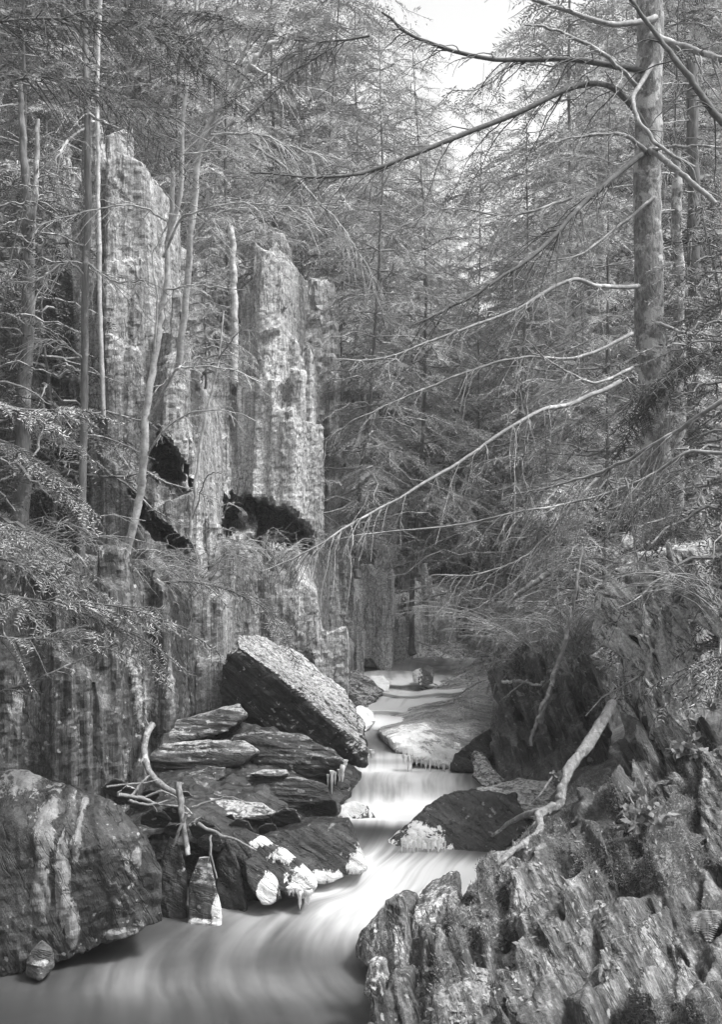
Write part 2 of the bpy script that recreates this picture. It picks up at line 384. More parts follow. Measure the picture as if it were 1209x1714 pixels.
# ------------------------------------------------------------------ rocks
def rock(front, thick=.5, back=None, shrink=.85, voxel=.011, amp=.02, n=(0, .2, 1), fn=14, seed=0, extra=(), drop=0):
    """front: list of (px, py, Y); the body goes back by `thick` metres"""
    mb = MB(); Fp = [at(*p) for p in front]; P = list(Fp)
    if back is None:
        A = np.array(front, float); c = A.mean(0)
        P += [at(c[0]+(p[0]-c[0])*shrink, c[1]+(p[1]-c[1])*shrink, p[2]+thick) for p in A]
        P += [at(c[0]+(p[0]-c[0])*1.0, c[1]+(p[1]-c[1])*1.0, p[2]+thick*.35) for p in A]
    else: P += [at(*p) for p in back]
    hull(mb, P)
    for e in extra: hull(mb, [at(*p) for p in e])
    me = remesh(mb, voxel)
    return displace(me, n, amp, fn=fn, seed=seed)
def put_rock(name, label, cat, mat, front, **k):
    o = link(name, rock(front, **k), M[mat], smooth=False); tag(o, label, cat); return o
def ice_on(o, centre, rad, seed=0, off=.012):
    """a crust of ice grown on part of a rock: an attribute of the surface, slightly swollen"""
    me = o.data; v = getco(me)+np.array(o.location); no = getno(me)
    dd = np.clip(1.15-np.linalg.norm((v-at(*centre))/(np.array(rad)*1.25), axis=1), 0, 1)
    if 'ice' not in me.attributes: me.attributes.new('ice', 'FLOAT', 'POINT')
    old = np.empty(len(v)); me.attributes['ice'].data.foreach_get('value', old)
    me.attributes['ice'].data.foreach_set('value', np.maximum(old, dd).astype(np.float32))
    v = v-np.array(o.location)+no*(off*np.clip(dd*2-.6, 0, 1)*(1+.5*fbm(v*20, 2, seed)))[:, None]
    me.vertices.foreach_set('co', v.ravel()); me.update()
def icicles(parent, pts, seed=0):
    rng = np.random.default_rng(seed)
    for (px, py, Y_, L, r) in pts:
        p = at(px, py, Y_); mb = MB(); k = 7; n = 8
        t = np.linspace(0, 1, n); a = np.arange(k)/k*2*np.pi
        L = L*rng.uniform(.45, 1.15); r = r*rng.uniform(.6, 1.2); p = p+np.array([rng.normal(0, .006), 0, 0]); rr = r*(1-t)**.7*(1+.25*np.sin(t*14+rng.uniform(0, 6)))+.001
        V = np.stack([p[0]+rr[:, None]*np.cos(a), p[1]+rr[:, None]*np.sin(a), (p[2]-t*L)[:, None]+0*a[None, :]], 2)
        i = np.arange(n*k).reshape(n, k); j = np.roll(i, -1, 1)
        mb.add(V, np.stack([i[:-1], j[:-1], j[1:], i[1:]], 2).reshape(-1, 4)); link('icicle', mb.mesh('icicle'), M['ice'], parent=parent)

hor = (0.05, .25, 1)
# left bank -----------------------------------------------------------
dome = put_rock('boulder', 'big dark domed boulder at the lower left edge with pale streaks down its side', 'boulder', 'dome',
    [(-160, 1290, 5.6), (20, 1292, 5.6), (110, 1318, 5.5), (190, 1345, 5.45), (245, 1400, 5.4), (272, 1470, 5.4), (274, 1545, 5.4),
     (200, 1572, 5.35), (150, 1590, 5.3), (90, 1612, 5.25), (-160, 1680, 5.1), (60, 1400, 5.25), (150, 1420, 5.28)],
    back=[(-160, 1296, 6.3), (60, 1300, 6.3), (180, 1345, 6.2), (240, 1402, 6.0), (262, 1500, 5.8), (-160, 1650, 6.4)], n=(.9, .4, .1), amp=.03, fn=6, voxel=.011, seed=2)
for k, (c, r_) in enumerate([((10, 1325, 5.3), (.16, .5, .06)), ((70, 1385, 5.25), (.05, .5, .2)), ((125, 1395, 5.25), (.02, .5, .12)), ((62, 1500, 5.2), (.045, .5, .22)), ((100, 1480, 5.2), (.03, .5, .2)),
              ((225, 1437, 5.35), (.03, .3, .05)), ((115, 1560, 5.2), (.03, .5, .12)), ((200, 1568, 5.3), (.09, .4, .025))]):
    ice_on(dome, c, r_, 30+k, .018)
put_rock('rock', 'small pale pointed rock at the foot of the big domed boulder', 'rock', 'slab_pale',
    [(45, 1632, 5.15), (48, 1600, 5.15), (70, 1572, 5.15), (86, 1590, 5.15), (88, 1618, 5.15), (66, 1640, 5.1)], thick=.2, seed=4, amp=.01, voxel=.01)
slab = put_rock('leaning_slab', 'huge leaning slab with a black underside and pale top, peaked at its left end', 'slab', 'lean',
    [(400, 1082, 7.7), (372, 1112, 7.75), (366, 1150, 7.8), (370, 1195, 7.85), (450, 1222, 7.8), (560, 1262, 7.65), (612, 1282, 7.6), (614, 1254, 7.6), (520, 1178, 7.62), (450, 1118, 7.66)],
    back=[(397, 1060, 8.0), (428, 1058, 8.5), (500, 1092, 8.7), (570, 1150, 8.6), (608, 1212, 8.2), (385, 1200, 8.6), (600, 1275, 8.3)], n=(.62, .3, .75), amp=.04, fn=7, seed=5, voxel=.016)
icicles(slab, [(622, 1255, 7.75, .13, .03), (616, 1262, 7.7, .09, .025)], 3)
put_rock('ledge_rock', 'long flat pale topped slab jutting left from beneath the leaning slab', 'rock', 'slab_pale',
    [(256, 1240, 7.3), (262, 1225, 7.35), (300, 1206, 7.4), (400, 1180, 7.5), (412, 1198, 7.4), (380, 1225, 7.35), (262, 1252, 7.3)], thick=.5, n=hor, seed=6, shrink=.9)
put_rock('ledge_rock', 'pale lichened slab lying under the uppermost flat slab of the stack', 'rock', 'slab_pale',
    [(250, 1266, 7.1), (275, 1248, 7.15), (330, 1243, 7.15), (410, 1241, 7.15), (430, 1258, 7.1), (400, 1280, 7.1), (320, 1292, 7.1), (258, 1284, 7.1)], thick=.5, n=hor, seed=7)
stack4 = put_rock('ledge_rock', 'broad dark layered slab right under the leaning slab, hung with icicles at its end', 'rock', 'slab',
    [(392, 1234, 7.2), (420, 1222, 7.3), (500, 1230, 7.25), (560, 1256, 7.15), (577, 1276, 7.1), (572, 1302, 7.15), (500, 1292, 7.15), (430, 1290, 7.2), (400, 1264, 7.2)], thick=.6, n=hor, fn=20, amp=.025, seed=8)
icicles(stack4, [(556, 1290, 7.08, .15, .012), (562, 1292, 7.08, .17, .012), (568, 1288, 7.08, .16, .01), (573, 1280, 7.06, .15, .014), (579, 1272, 7.1, .07, .02), (549, 1296, 7.1, .1, .01)], 5)
put_rock('rock', 'small rounded wedge stone pinched under the pale lichened slab', 'rock', 'slab_pale',
    [(303, 1304, 6.95), (350, 1282, 6.98), (378, 1284, 6.98), (376, 1300, 6.95), (335, 1326, 6.9), (303, 1324, 6.9)], thick=.4, n=(.4, .3, 1), seed=9, amp=.014)
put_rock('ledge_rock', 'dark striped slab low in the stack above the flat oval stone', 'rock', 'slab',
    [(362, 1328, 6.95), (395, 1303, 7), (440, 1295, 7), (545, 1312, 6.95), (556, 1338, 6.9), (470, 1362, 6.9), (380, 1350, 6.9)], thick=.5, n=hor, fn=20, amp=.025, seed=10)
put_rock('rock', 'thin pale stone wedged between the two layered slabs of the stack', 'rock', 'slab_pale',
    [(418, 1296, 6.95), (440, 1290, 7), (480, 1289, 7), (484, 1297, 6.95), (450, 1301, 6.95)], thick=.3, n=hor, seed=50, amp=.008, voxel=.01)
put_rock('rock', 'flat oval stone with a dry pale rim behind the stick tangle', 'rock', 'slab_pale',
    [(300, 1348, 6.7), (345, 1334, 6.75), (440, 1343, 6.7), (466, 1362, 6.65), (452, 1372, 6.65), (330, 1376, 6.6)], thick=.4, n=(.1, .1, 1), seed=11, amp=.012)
b8 = put_rock('rock', 'dark square block at the waterline with a pale flat top and icy foot', 'rock', 'wet',
    [(428, 1400, 6.35), (520, 1378, 6.4), (582, 1374, 6.4), (600, 1412, 6.35), (614, 1456, 6.3), (545, 1478, 6.25), (430, 1456, 6.2)],
    back=[(440, 1386, 6.9), (525, 1362, 6.9), (585, 1368, 6.8), (610, 1440, 6.7), (440, 1450, 6.7)], n=(.5, .3, .8), seed=12, amp=.02)
ice_on(b8, (600, 1445, 6.3), (.09, .3, .09), 7); ice_on(b8, (545, 1470, 6.25), (.16, .25, .04), 8, .006)
b9 = put_rock('leaning_slab', 'long dark plank of slate sloping down to the stream with a white ice cap', 'slab', 'wet',
    [(335, 1368, 6.3), (378, 1362, 6.35), (450, 1412, 6.2), (502, 1440, 6.12), (527, 1478, 6.05), (518, 1502, 6.03), (484, 1502, 6.02), (440, 1468, 6.1), (350, 1405, 6.25)], thick=.3, n=(.6, .2, .8), seed=13, amp=.016, voxel=.012)
ice_on(b9, (510, 1480, 6.03), (.10, .3, .09), 9, .022); ice_on(b9, (470, 1438, 6.1), (.09, .3, .04), 10, .012); ice_on(b9, (440, 1415, 6.15), (.07, .3, .025), 15, .01)
icicles(b9, [(505, 1490, 6.0, .1, .02), (515, 1488, 6.0, .09, .022), (488, 1485, 6.0, .1, .018)], 9)
b10 = put_rock('rock', 'small leaning stone capped white with ice beside the long plank of slate', 'rock', 'wet',
    [(408, 1440, 6.05), (430, 1432, 6.08), (462, 1475, 6.0), (472, 1505, 5.98), (440, 1515, 5.95), (415, 1480, 6)], thick=.2, n=(.6, .2, .8), seed=14, amp=.012, voxel=.01)
ice_on(b10, (452, 1490, 5.98), (.06, .2, .09), 11, .016)
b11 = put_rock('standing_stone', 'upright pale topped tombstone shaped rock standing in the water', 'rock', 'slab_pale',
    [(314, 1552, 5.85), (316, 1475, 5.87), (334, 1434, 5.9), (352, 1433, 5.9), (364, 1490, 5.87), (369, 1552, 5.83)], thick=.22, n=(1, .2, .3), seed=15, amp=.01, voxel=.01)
ice_on(b11, (362, 1530, 5.85), (.04, .2, .09), 12); ice_on(b11, (340, 1548, 5.83), (.1, .2, .025), 13)
put_rock('standing_stone', 'narrow dark split stone between the domed boulder and the tombstone shaped rock', 'rock', 'wet',
    [(270, 1556, 5.95), (272, 1440, 5.98), (284, 1400, 6), (300, 1418, 6), (314, 1470, 5.97), (312, 1556, 5.92)], thick=.3, n=(1, .2, .3), seed=16, amp=.016, voxel=.012)
put_rock('standing_stone', 'dark pointed fin of rock right of the tombstone shaped rock', 'rock', 'wet',
    [(362, 1525, 6.1), (362, 1440, 6.15), (380, 1405, 6.15), (396, 1430, 6.12), (412, 1500, 6.05), (414, 1525, 6.02)], thick=.3, n=(1, .2, .5), seed=17, amp=.018, voxel=.012)
put_rock('standing_stone', 'leaning dark blade with two grooved ridges behind the small ice capped stone', 'rock', 'wet',
    [(395, 1505, 6.15), (385, 1440, 6.2), (400, 1400, 6.22), (425, 1430, 6.15), (450, 1505, 6.08)], thick=.3, n=(1, .2, .6), seed=18, amp=.022, voxel=.012)
b14 = put_rock('boulder', 'small low boulder glazed with ice in midstream below the icicles', 'boulder', 'wet',
    [(556, 1372, 7.1), (562, 1352, 7.15), (590, 1343, 7.18), (615, 1350, 7.15), (632, 1372, 7.1), (600, 1380, 7.05)], thick=.25, n=hor, seed=19, amp=.01, voxel=.01)
ice_on(b14, (592, 1352, 7.15), (.14, .3, .07), 14, .01)
# dark core under the stack
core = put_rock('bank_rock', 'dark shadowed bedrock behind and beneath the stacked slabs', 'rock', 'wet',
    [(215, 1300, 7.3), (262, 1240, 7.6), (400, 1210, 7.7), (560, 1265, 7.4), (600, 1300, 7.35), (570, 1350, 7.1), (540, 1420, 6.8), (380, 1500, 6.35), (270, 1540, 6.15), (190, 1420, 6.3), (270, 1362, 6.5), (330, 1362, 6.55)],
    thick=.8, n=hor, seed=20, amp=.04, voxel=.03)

# middle: ledges and cascades
lg = put_rock('stream_ledge', 'broad pale sloping ledge with water sliding over it above the pool', 'ledge', 'ledge',
    [(655, 1240, 8.55), (664, 1262, 8.5), (700, 1274, 8.45), (765, 1286, 8.4), (800, 1268, 8.6), (835, 1212, 9.2), (856, 1130, 10.6), (862, 1108, 12.2), (720, 1110, 12.2),
     (700, 1182, 9.9), (632, 1222, 9.1)], back=[(690, 1290, 9), (640, 1280, 9.2), (870, 1250, 12), (640, 1230, 12)], n=(-.1, -.2, 1), fn=9, amp=.018, voxel=.022, seed=21)
ice_on(lg, (690, 1240, 8.5), (.26, .5, .1), 21, .014)
ice_on(lg, (740, 1268, 8.4), (.2, .4, .1), 23, .012)
icicles(lg, [(676+7.5*k, 1262+1.25*k+3*(k % 2), 8.36, .07+.02*((k*7) % 4), .014) for k in range(14)], 41)
put_rock('rock', 'black split underside block below the right lip of the ledge', 'rock', 'wet',
    [(755, 1290, 8.3), (762, 1262, 8.35), (800, 1245, 8.5), (838, 1205, 8.7), (838, 1245, 8.5), (800, 1292, 8.25)], thick=.5, n=(.5, .3, .8), seed=22, amp=.02)
rk = put_rock('rock', 'small black pointed rock rimmed with ice at the head of the cascade', 'rock', 'wet',
    [(691, 1140, 10.4), (692, 1126, 10.45), (716, 1112, 10.5), (728, 1120, 10.5), (726, 1144, 10.4), (708, 1150, 10.35)], thick=.2, n=hor, seed=23, amp=.012, voxel=.012)
ice_on(rk, (696, 1130, 10.4), (.06, .3, .1), 24)
b = put_rock('boulder', 'snow white rounded boulder of ice left of the cascade', 'boulder', 'ice',
    [(598, 1146, 10.3), (606, 1130, 10.4), (640, 1130, 10.4), (655, 1142, 10.35), (650, 1162, 10.25), (610, 1158, 10.2)], thick=.4, n=hor, seed=24, amp=.015, voxel=.015)
put_rock('rock', 'dark rock spotted with ice between the cliff foot and the cascade', 'rock', 'slab_pale',
    [(568, 1215, 9.5), (570, 1130, 10), (600, 1118, 10.4), (640, 1160, 10), (625, 1185, 9.8), (590, 1215, 9.4)], thick=.5, n=(.5, .3, .5), seed=25, amp=.04, voxel=.02)
b = put_rock('boulder', 'bright white ice mound where the cascade lands beside the leaning slab', 'boulder', 'ice',
    [(582, 1218, 9.2), (584, 1192, 9.25), (604, 1182, 9.3), (622, 1190, 9.3), (628, 1206, 9.2), (612, 1224, 9.15)], thick=.3, n=hor, seed=26, amp=.014, voxel=.014)
put_rock('rock', 'low mossy bank of flat rock across the stream head under the far trees', 'rock', 'slab_pale',
    [(650, 1118, 12.4), (660, 1088, 12.8), (740, 1072, 13), (850, 1068, 13), (900, 1090, 12.8), (900, 1112, 12.4), (720, 1112, 12.3)], thick=1.5, n=hor, seed=27, amp=.05, voxel=.04)

# right bank ------------------------------------------------------------
rb = put_rock('boulder', 'dark sloping wedge boulder in midstream with an ice skirt', 'boulder', 'wet',
    [(650, 1410, 6.75), (682, 1384, 6.8), (738, 1334, 6.9), (762, 1322, 6.95), (865, 1328, 7), (885, 1385, 6.75), (835, 1436, 6.6), (760, 1438, 6.6), (668, 1432, 6.65)],
    thick=.6, n=(.75, .2, .7), seed=31, amp=.018, voxel=.013)
ice_on(rb, (700, 1412, 6.65), (.17, .3, .085), 31, .016); ice_on(rb, (790, 1436, 6.6), (.3, .3, .02), 32, .01)
icicles(rb, [(672+9*k, 1404+2*(k % 3), 6.6, .08+.012*(k % 3), .011) for k in range(9)], 31)
put_rock('rock', 'grey leaning plank of split slate at the back of the pool, by the dark cliff', 'slab', 'slab_pale',
    [(795, 1262, 8), (806, 1258, 8), (842, 1310, 7.7), (850, 1325, 7.6), (820, 1325, 7.6), (792, 1300, 7.8)], thick=.18, n=(1, .2, .6), fn=24, amp=.03, seed=32, voxel=.012)
put_rock('rock', 'flat pale ledge stones behind the wedge boulder below the fallen branch', 'rock', 'slab_pale',
    [(800, 1322, 7.2), (870, 1308, 7.3), (925, 1312, 7.2), (940, 1345, 7), (900, 1372, 6.8), (820, 1350, 6.95)], thick=.5, n=hor, seed=33, amp=.03)
# dark wall below the outcrop
mb = MB(); rng = np.random.default_rng(40)
hull(mb, [at(*p) for p in [(832, 1150, 9), (850, 1118, 9.3), (960, 1100, 8.8), (1020, 1120, 8), (1020, 1340, 7.2), (900, 1350, 7.3), (836, 1320, 7.8), (820, 1225, 8.5)]]+[at(*p)+np.array([.3, 1.2, 0]) for p in [(860, 1118, 9.3), (1040, 1100, 8.5), (1040, 1340, 8), (860, 1320, 8)]])
for k in range(60):
    px = rng.uniform(840, 1015); py = rng.uniform(1130, 1310); Y_ = np.interp(px, [830, 1020], [8.5, 7.5])-np.interp(py, [1120, 1320], [0, .35])
    P_ = at(px, py, Y_+rng.uniform(.05, .15)); A_ = unit((-.38+rng.normal(0, .08), -.15, 1)); blade(mb, P_, A_, (1, -.25, .4), rng.uniform(.3, .6), rng.uniform(.2, .35), rng.uniform(.05, .12), rng, .8)
o = link('rock_wall', displace(remesh(mb, .014), (1, .1, .4), .02, 14, seed=41), M['crag_dark'], smooth=False); tag(o, 'dark wet slanting rock wall on the right of the upper pool', 'rock wall')
# outcrop of pale curled laminations
mb = MB(); rng = np.random.default_rng(42)
hull(mb, [at(*p) for p in [(1050, 960, 6.85), (1090, 925, 6.75), (1160, 920, 6.65), (1172, 1000, 6.5), (1160, 1120, 6.4), (1140, 1240, 6.2), (1080, 1230, 6.3), (1060, 1120, 6.7), (1030, 1010, 6.85)]]+[at(*p)+np.array([.1, .8, 0]) for p in [(1060, 940, 6.9), (1240, 900, 6.6), (1240, 1250, 6.6), (1070, 1220, 6.5)]])
for pts, th in [([(1000, 1072, 6.45), (1010, 1045, 6.45), (1040, 1052, 6.35), (1088, 1100, 6.2), (1096, 1130, 6.18), (1070, 1122, 6.25), (1020, 1085, 6.4)], .45),
            ([(1002, 1025, 6.5), (1012, 1000, 6.5), (1050, 1012, 6.4), (1092, 1060, 6.25), (1094, 1082, 6.25), (1060, 1062, 6.35), (1006, 1036, 6.5)], .4),
            ([(1014, 985, 6.55), (1028, 965, 6.55), (1070, 985, 6.4), (1096, 1030, 6.3), (1090, 1046, 6.3), (1050, 1010, 6.45)], .35),
            ([(1036, 958, 6.6), (1060, 945, 6.6), (1100, 975, 6.45), (1100, 1000, 6.45), (1060, 975, 6.55)], .35),
            ([(1145, 985, 6.0), (1160, 978, 5.95), (1205, 1030, 5.85), (1235, 1070, 5.85), (1225, 1085, 5.85), (1165, 1040, 5.9)], .3),
            ([(1092, 935, 6.35), (1140, 922, 6.3), (1150, 960, 6.2), (1120, 1010, 6.2), (1094, 1000, 6.3)], .4),
            ([(1086, 1005, 6.22), (1118, 1010, 6.15), (1135, 1100, 6.05), (1140, 1230, 5.95), (1108, 1240, 5.98), (1084, 1180, 6.1)], .4),
            ([(1120, 1015, 6.1), (1150, 1005, 6.1), (1160, 1100, 6.0), (1158, 1170, 5.95), (1138, 1150, 6.0)], .4)]:
    P = [at(*p) for p in pts]; hull(mb, P+[p+np.array([.05, th, 0]) for p in P])
for k in range(46):
    px = rng.uniform(1086, 1150); py = rng.uniform(950, 1210)
    blade(mb, at(px, py, np.interp(py, [920, 1240], [6.32, 5.97])+rng.uniform(-.02, .05)), (-.22+rng.normal(0, .05), -.1, 1), (1, -.6, .3), rng.uniform(.15, .45), rng.uniform(.06, .14), rng.uniform(.02, .05), rng)
o = link('rock_outcrop', displace(remesh(mb, .0085), (.7, -.1, .7), .014, 20, seed=43), M['outcrop'], smooth=False); tag(o, 'pale outcrop of curled slate layers overhanging the right bank', 'outcrop')
put_rock('rock', 'slanting rib of rock under the overhanging outcrop, right of the fallen branch', 'rock', 'outcrop',
    [(1030, 1172, 6.45), (1045, 1165, 6.45), (1110, 1270, 6.1), (1130, 1330, 5.9), (1090, 1330, 5.95), (1060, 1250, 6.2)], thick=.5, n=(.8, .1, .5), fn=20, amp=.02, seed=44)
# foreground bank of splintered slate
mb = MB(); rng = np.random.default_rng(45)
hull(mb, [at(p[0], p[1], p[2]+.15) for p in [(640, 1760, 4.3), (700, 1600, 4.8), (785, 1485, 5.3), (870, 1430, 5.6), (975, 1300, 6.2), (1100, 1262, 6.1), (1300, 1260, 5.9), (1340, 1500, 5.0), (1340, 1900, 3.9), (640, 2000, 3.7)]]
     +[np.array(q) for q in [(1.6, 6.9, .6), (3.2, 6.6, .9), (3.2, 3.6, .2), (.15, 3.3, -.3), (.9, 6.6, -.2), (3.2, 6.6, -.3)]])
def bank_Y(px, py):   # depth of the bank's face at a pixel
    y = np.interp(py, [1270, 1350, 1430, 1520, 1620, 1714, 1900], [6.1, 5.75, 5.4, 5.0, 4.62, 4.3, 3.7])
    return y+np.interp(px, [600, 800, 1000, 1209], [.35, .05, 0, -.1])
def bank_edge(py): return np.interp(py, [1270, 1300, 1400, 1440, 1480, 1520, 1600, 1714, 1850], [980, 935, 905, 835, 770, 700, 620, 620, 620])
def block(mb, c, a, n, L, W, T, rng):
    a = unit(a); n = unit(np.array(n)-np.dot(n, a)*a); b = np.cross(a, n); P = []
    for k in range(16):
        q = rng.uniform(-1, 1, 3); q /= np.abs(q).max(); q *= rng.uniform(.85, 1)
        q[1] += q[0]*.25
        P.append(c+a*q[0]*L/2+b*q[1]*W/2+n*q[2]*T/2)
    hull(mb, P)
for k in range(300):
    py = rng.uniform(1285, 1850); px = rng.uniform(bank_edge(py)+45, 1300)
    big = rng.random() < .45
    tilt = np.interp(px, [650, 1200], [-.12, -.42])
    block(mb, at(px, py, bank_Y(px, py)+rng.uniform(.03, .1)), (tilt+rng.normal(0, .16), .3+rng.normal(0, .22), 1), (1, -.5+rng.normal(0, .35), .25),
          rng.uniform(.25, .6)*(.5 if px < bank_edge(py)+130 else 1.4 if big else 1), rng.uniform(.16, .36)*(1.4 if big else 1), rng.uniform(.05, .15)*(1.3 if big else 1), rng)
for k in range(16):
    py = rng.uniform(1500, 1800); px = rng.uniform(bank_edge(py)+250, 1280)
    block(mb, at(px, py, bank_Y(px, py)+.12), (-.3+rng.normal(0, .08), .35, 1), (1, -.8+rng.normal(0, .3), .3), rng.uniform(.6, .95), rng.uniform(.35, .6), rng.uniform(.16, .3), rng)
o = link('rock_bank', displace(remesh(mb, .0095), (.93, -.1, .34), .012, 20, fl=1.6, seed=46, rough=.5), M['bank'], smooth=False); tag(o, 'splintered slate bank filling the near right corner, tufted with moss and ferns', 'rock bank')
BANK = o
# near crag in the water
mb = MB(); rng = np.random.default_rng(47)
for pts, th in [([(592, 1600, 5.25), (600, 1565, 5.3), (630, 1530, 5.3), (668, 1500, 5.3), (694, 1506, 5.25), (700, 1560, 5.1), (690, 1640, 4.9), (610, 1620, 5.1)], .3),
            ([(612, 1770, 4.5), (622, 1650, 4.75), (650, 1600, 4.85), (700, 1575, 4.8), (745, 1560, 4.75), (760, 1770, 4.3)], .5),
            ([(688, 1600, 4.85), (692, 1530, 4.95), (730, 1508, 5.0), (770, 1490, 5.0), (790, 1600, 4.7)], .5)]:
    P = [at(*p) for p in pts]; c = np.mean(P, axis=0); hull(mb, P+[c+(p-c)*.85+np.array([.05, th, -.05]) for p in P])
for k in range(34):
    px = rng.uniform(622, 760); py = rng.uniform(1560, 1780)
    if px < 650 and py < 1610: continue
    block(mb, at(px, py, np.interp(py, [1500, 1714], [5.0, 4.42])+rng.uniform(-.02, .06)), (-.15+rng.normal(0, .1), .2, 1), (1, -.5+rng.normal(0, .3), .2), rng.uniform(.18, .45), rng.uniform(.1, .22), rng.uniform(.04, .1), rng)
o = link('crag', displace(remesh(mb, .0095), (.95, -.1, .25), .014, 18, seed=48, rough=.6), M['crag'], smooth=False); tag(o, 'jagged blotched crag rising from the pool at the bottom centre', 'crag')
# right-hand boulder at frame edge
put_rock('boulder', 'pale lichen crusted rock at the right edge beneath dark overhanging growth', 'rock', 'bank',
    [(1176, 1262, 5.4), (1240, 1230, 5.4), (1320, 1300, 5.2), (1320, 1480, 4.9), (1185, 1440, 5.0), (1172, 1350, 5.2)], thick=.6, n=(.8, 0, .4), seed=49, amp=.03)
put_rock('rock', 'rounded pale stone resting on top of the overhanging outcrop', 'rock', 'outcrop',
    [(1040, 905, 6.7), (1043, 890, 6.75), (1056, 888, 6.75), (1063, 900, 6.7), (1060, 918, 6.68), (1046, 920, 6.68)], thick=.15, n=hor, seed=52, amp=.006, voxel=.01)

# ------------------------------------------------------------------ cliffs
def inside(px, py, poly):
    r = np.zeros(len(px), bool); n = len(poly)
    for i in range(n):
        x1, y1 = poly[i]; x2, y2 = poly[(i+1) % n]
        c = ((y1 > py) != (y2 > py)) & (px < (x2-x1)*(py-y1)/(y2-y1+1e-9)+x1); r ^= c
    return r
CAVES = [[(252, 735), (266, 725), (285, 742), (302, 775), (312, 806), (296, 812), (268, 806), (252, 790)],
         [(232, 838), (244, 840), (262, 866), (290, 890), (312, 905), (290, 912), (262, 902), (240, 878)],
         [(382, 905), (384, 845), (402, 838), (440, 842), (470, 852), (500, 872), (514, 895), (500, 915), (440, 918), (400, 912)]]
def carve(me, depth=.75):
    v = getco(me); nz = fbm(v*9, 4, 91)*24
    px = 604.5+v[:, 0]/v[:, 1]*F+nz; py = 857-(v[:, 2]-H)/v[:, 1]*F+nz
    for c in CAVES:
        cx, cy = np.mean(c, axis=0)
        for sc_, dp in ((1.22, .12), (1.1, .2), (1.0, depth)):
            m = inside(cx+(px-cx)/sc_, cy+(py-cy)/sc_, c) & (v[:, 1] < 11.5)
            v[m] = np.array([0, 0, H])+(v[m]-np.array([0, 0, H]))*(1+dp*(1+.6*fbm(v[m]*5, 3, 92))/v[m, 1])[:, None]
    me.vertices.foreach_set('co', v.ravel()); me.update(); return me
def cliff(name, label, cols, mat, seed, voxel=.022, amp=.024, thick=1.0, splinters=1.5, fn=9, lean=0.0):
    mb = MB(); rng = np.random.default_rng(seed)
    for (x0, x1, yt, yb, Yc) in cols:
        P = []; Yb = Yc
        for (px, py) in ((x0, yt+rng.uniform(0, 30)), (x1, yt+rng.uniform(0, 40)), ((x0+x1)/2+rng.uniform(-8, 8), yt-rng.uniform(0, 20)), (x0-rng.uniform(0, 8), yb), (x1+rng.uniform(0, 8), yb), ((x0+x1)/2, (yt+yb)/2)):
            p = at(px, py, Yc+rng.uniform(-.05, .05)+lean*(yb-py)/1000); P += [p]
        c = np.mean(P, axis=0)
        hull(mb, P+[c+(p-c)*.9+np.array([rng.uniform(-.1, .2), thick, 0]) for p in P])
        n = int(splinters*(x1-x0)*(yb-yt)/6000*(Yc/9)**2)+1
        for k in range(n):
            L = rng.uniform(.35, 1.6); py = rng.uniform(yt+30, yb); px = rng.uniform(x0, x1)
            hl = L/2*F/Yc
            py = min(max(py, yt+hl*.7), yb-hl*.6) if yb-yt > 1.5*hl else (yt+yb)/2
            blade(mb, at(px, py, Yc+rng.uniform(-.06, .06)+lean*(yb-py)/1000), (rng.normal(0, .05), 0, 1), (rng.normal(0, .5), -1, .05), L, rng.uniform(.12, .34), rng.uniform(.05, .14), rng, .6)
    o = link(name, carve(displace(remesh(mb, voxel), (.9, -.35, .02), amp, fn, fl=.45, seed=seed, rough=.6, warp=.05)), M[mat], smooth=False); tag(o, label, 'cliff'); return o
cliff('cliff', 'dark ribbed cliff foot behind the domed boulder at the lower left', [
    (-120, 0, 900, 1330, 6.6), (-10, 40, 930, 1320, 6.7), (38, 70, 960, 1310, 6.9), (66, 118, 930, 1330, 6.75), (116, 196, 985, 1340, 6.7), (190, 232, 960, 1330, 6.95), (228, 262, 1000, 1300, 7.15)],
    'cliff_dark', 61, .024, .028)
cliff('rock_pillar', 'tall pale rock pillar at the left with a black cleft beside its foot', [
    (142, 180, 300, 1010, 8.6), (150, 196, 245, 640, 8.7), (176, 238, 262, 1010, 8.45), (236, 262, 420, 1010, 8.55), (255, 300, 560, 735, 8.6), (300, 335, 640, 1010, 8.8), (225, 262, 940, 1060, 8.3),
    (250, 320, 700, 960, 8.75), (285, 335, 900, 1040, 8.5), (232, 290, 905, 1040, 8.55)], 'cliff', 62, lean=.6)
cliff('cliff', 'recessed streaked cliff wall behind the two pale rock pillars', [
    (240, 330, 400, 1100, 9.9), (90, 200, 300, 1100, 9.9), (330, 420, 480, 1100, 10.6), (400, 480, 400, 1100, 11.0), (470, 560, 470, 1100, 11.6), (520, 660, 700, 1110, 12.9),], 'cliff', 63, .05, .06, 1.5)
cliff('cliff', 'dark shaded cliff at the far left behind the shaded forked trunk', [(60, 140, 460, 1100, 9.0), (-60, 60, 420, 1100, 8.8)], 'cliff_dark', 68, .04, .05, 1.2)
cliff('rock_pillar', 'narrow bright pillar of rock standing above the dark hollow', [
    (384, 402, 430, 850, 10.2), (400, 440, 520, 830, 10.0), (432, 476, 412, 830, 9.8), (470, 500, 560, 850, 9.85), (498, 524, 600, 905, 10), (330, 384, 590, 1000, 9.8), (378, 520, 800, 960, 10.05)], 'cliff_pale', 64, lean=.6)
cliff('cliff', 'pale rib of cliff below the dark hollow, behind the leaning slab', [
    (262, 300, 1010, 1250, 7.9), (296, 372, 985, 1260, 8.1), (330, 400, 920, 1110, 8.9), (395, 450, 925, 1120, 9.0), (448, 512, 935, 1120, 9.1), (505, 520, 905, 1130, 9.5), (512, 566, 1075, 1170, 9.1), (470, 530, 985, 1120, 9.0)], 'cliff', 65, .024)
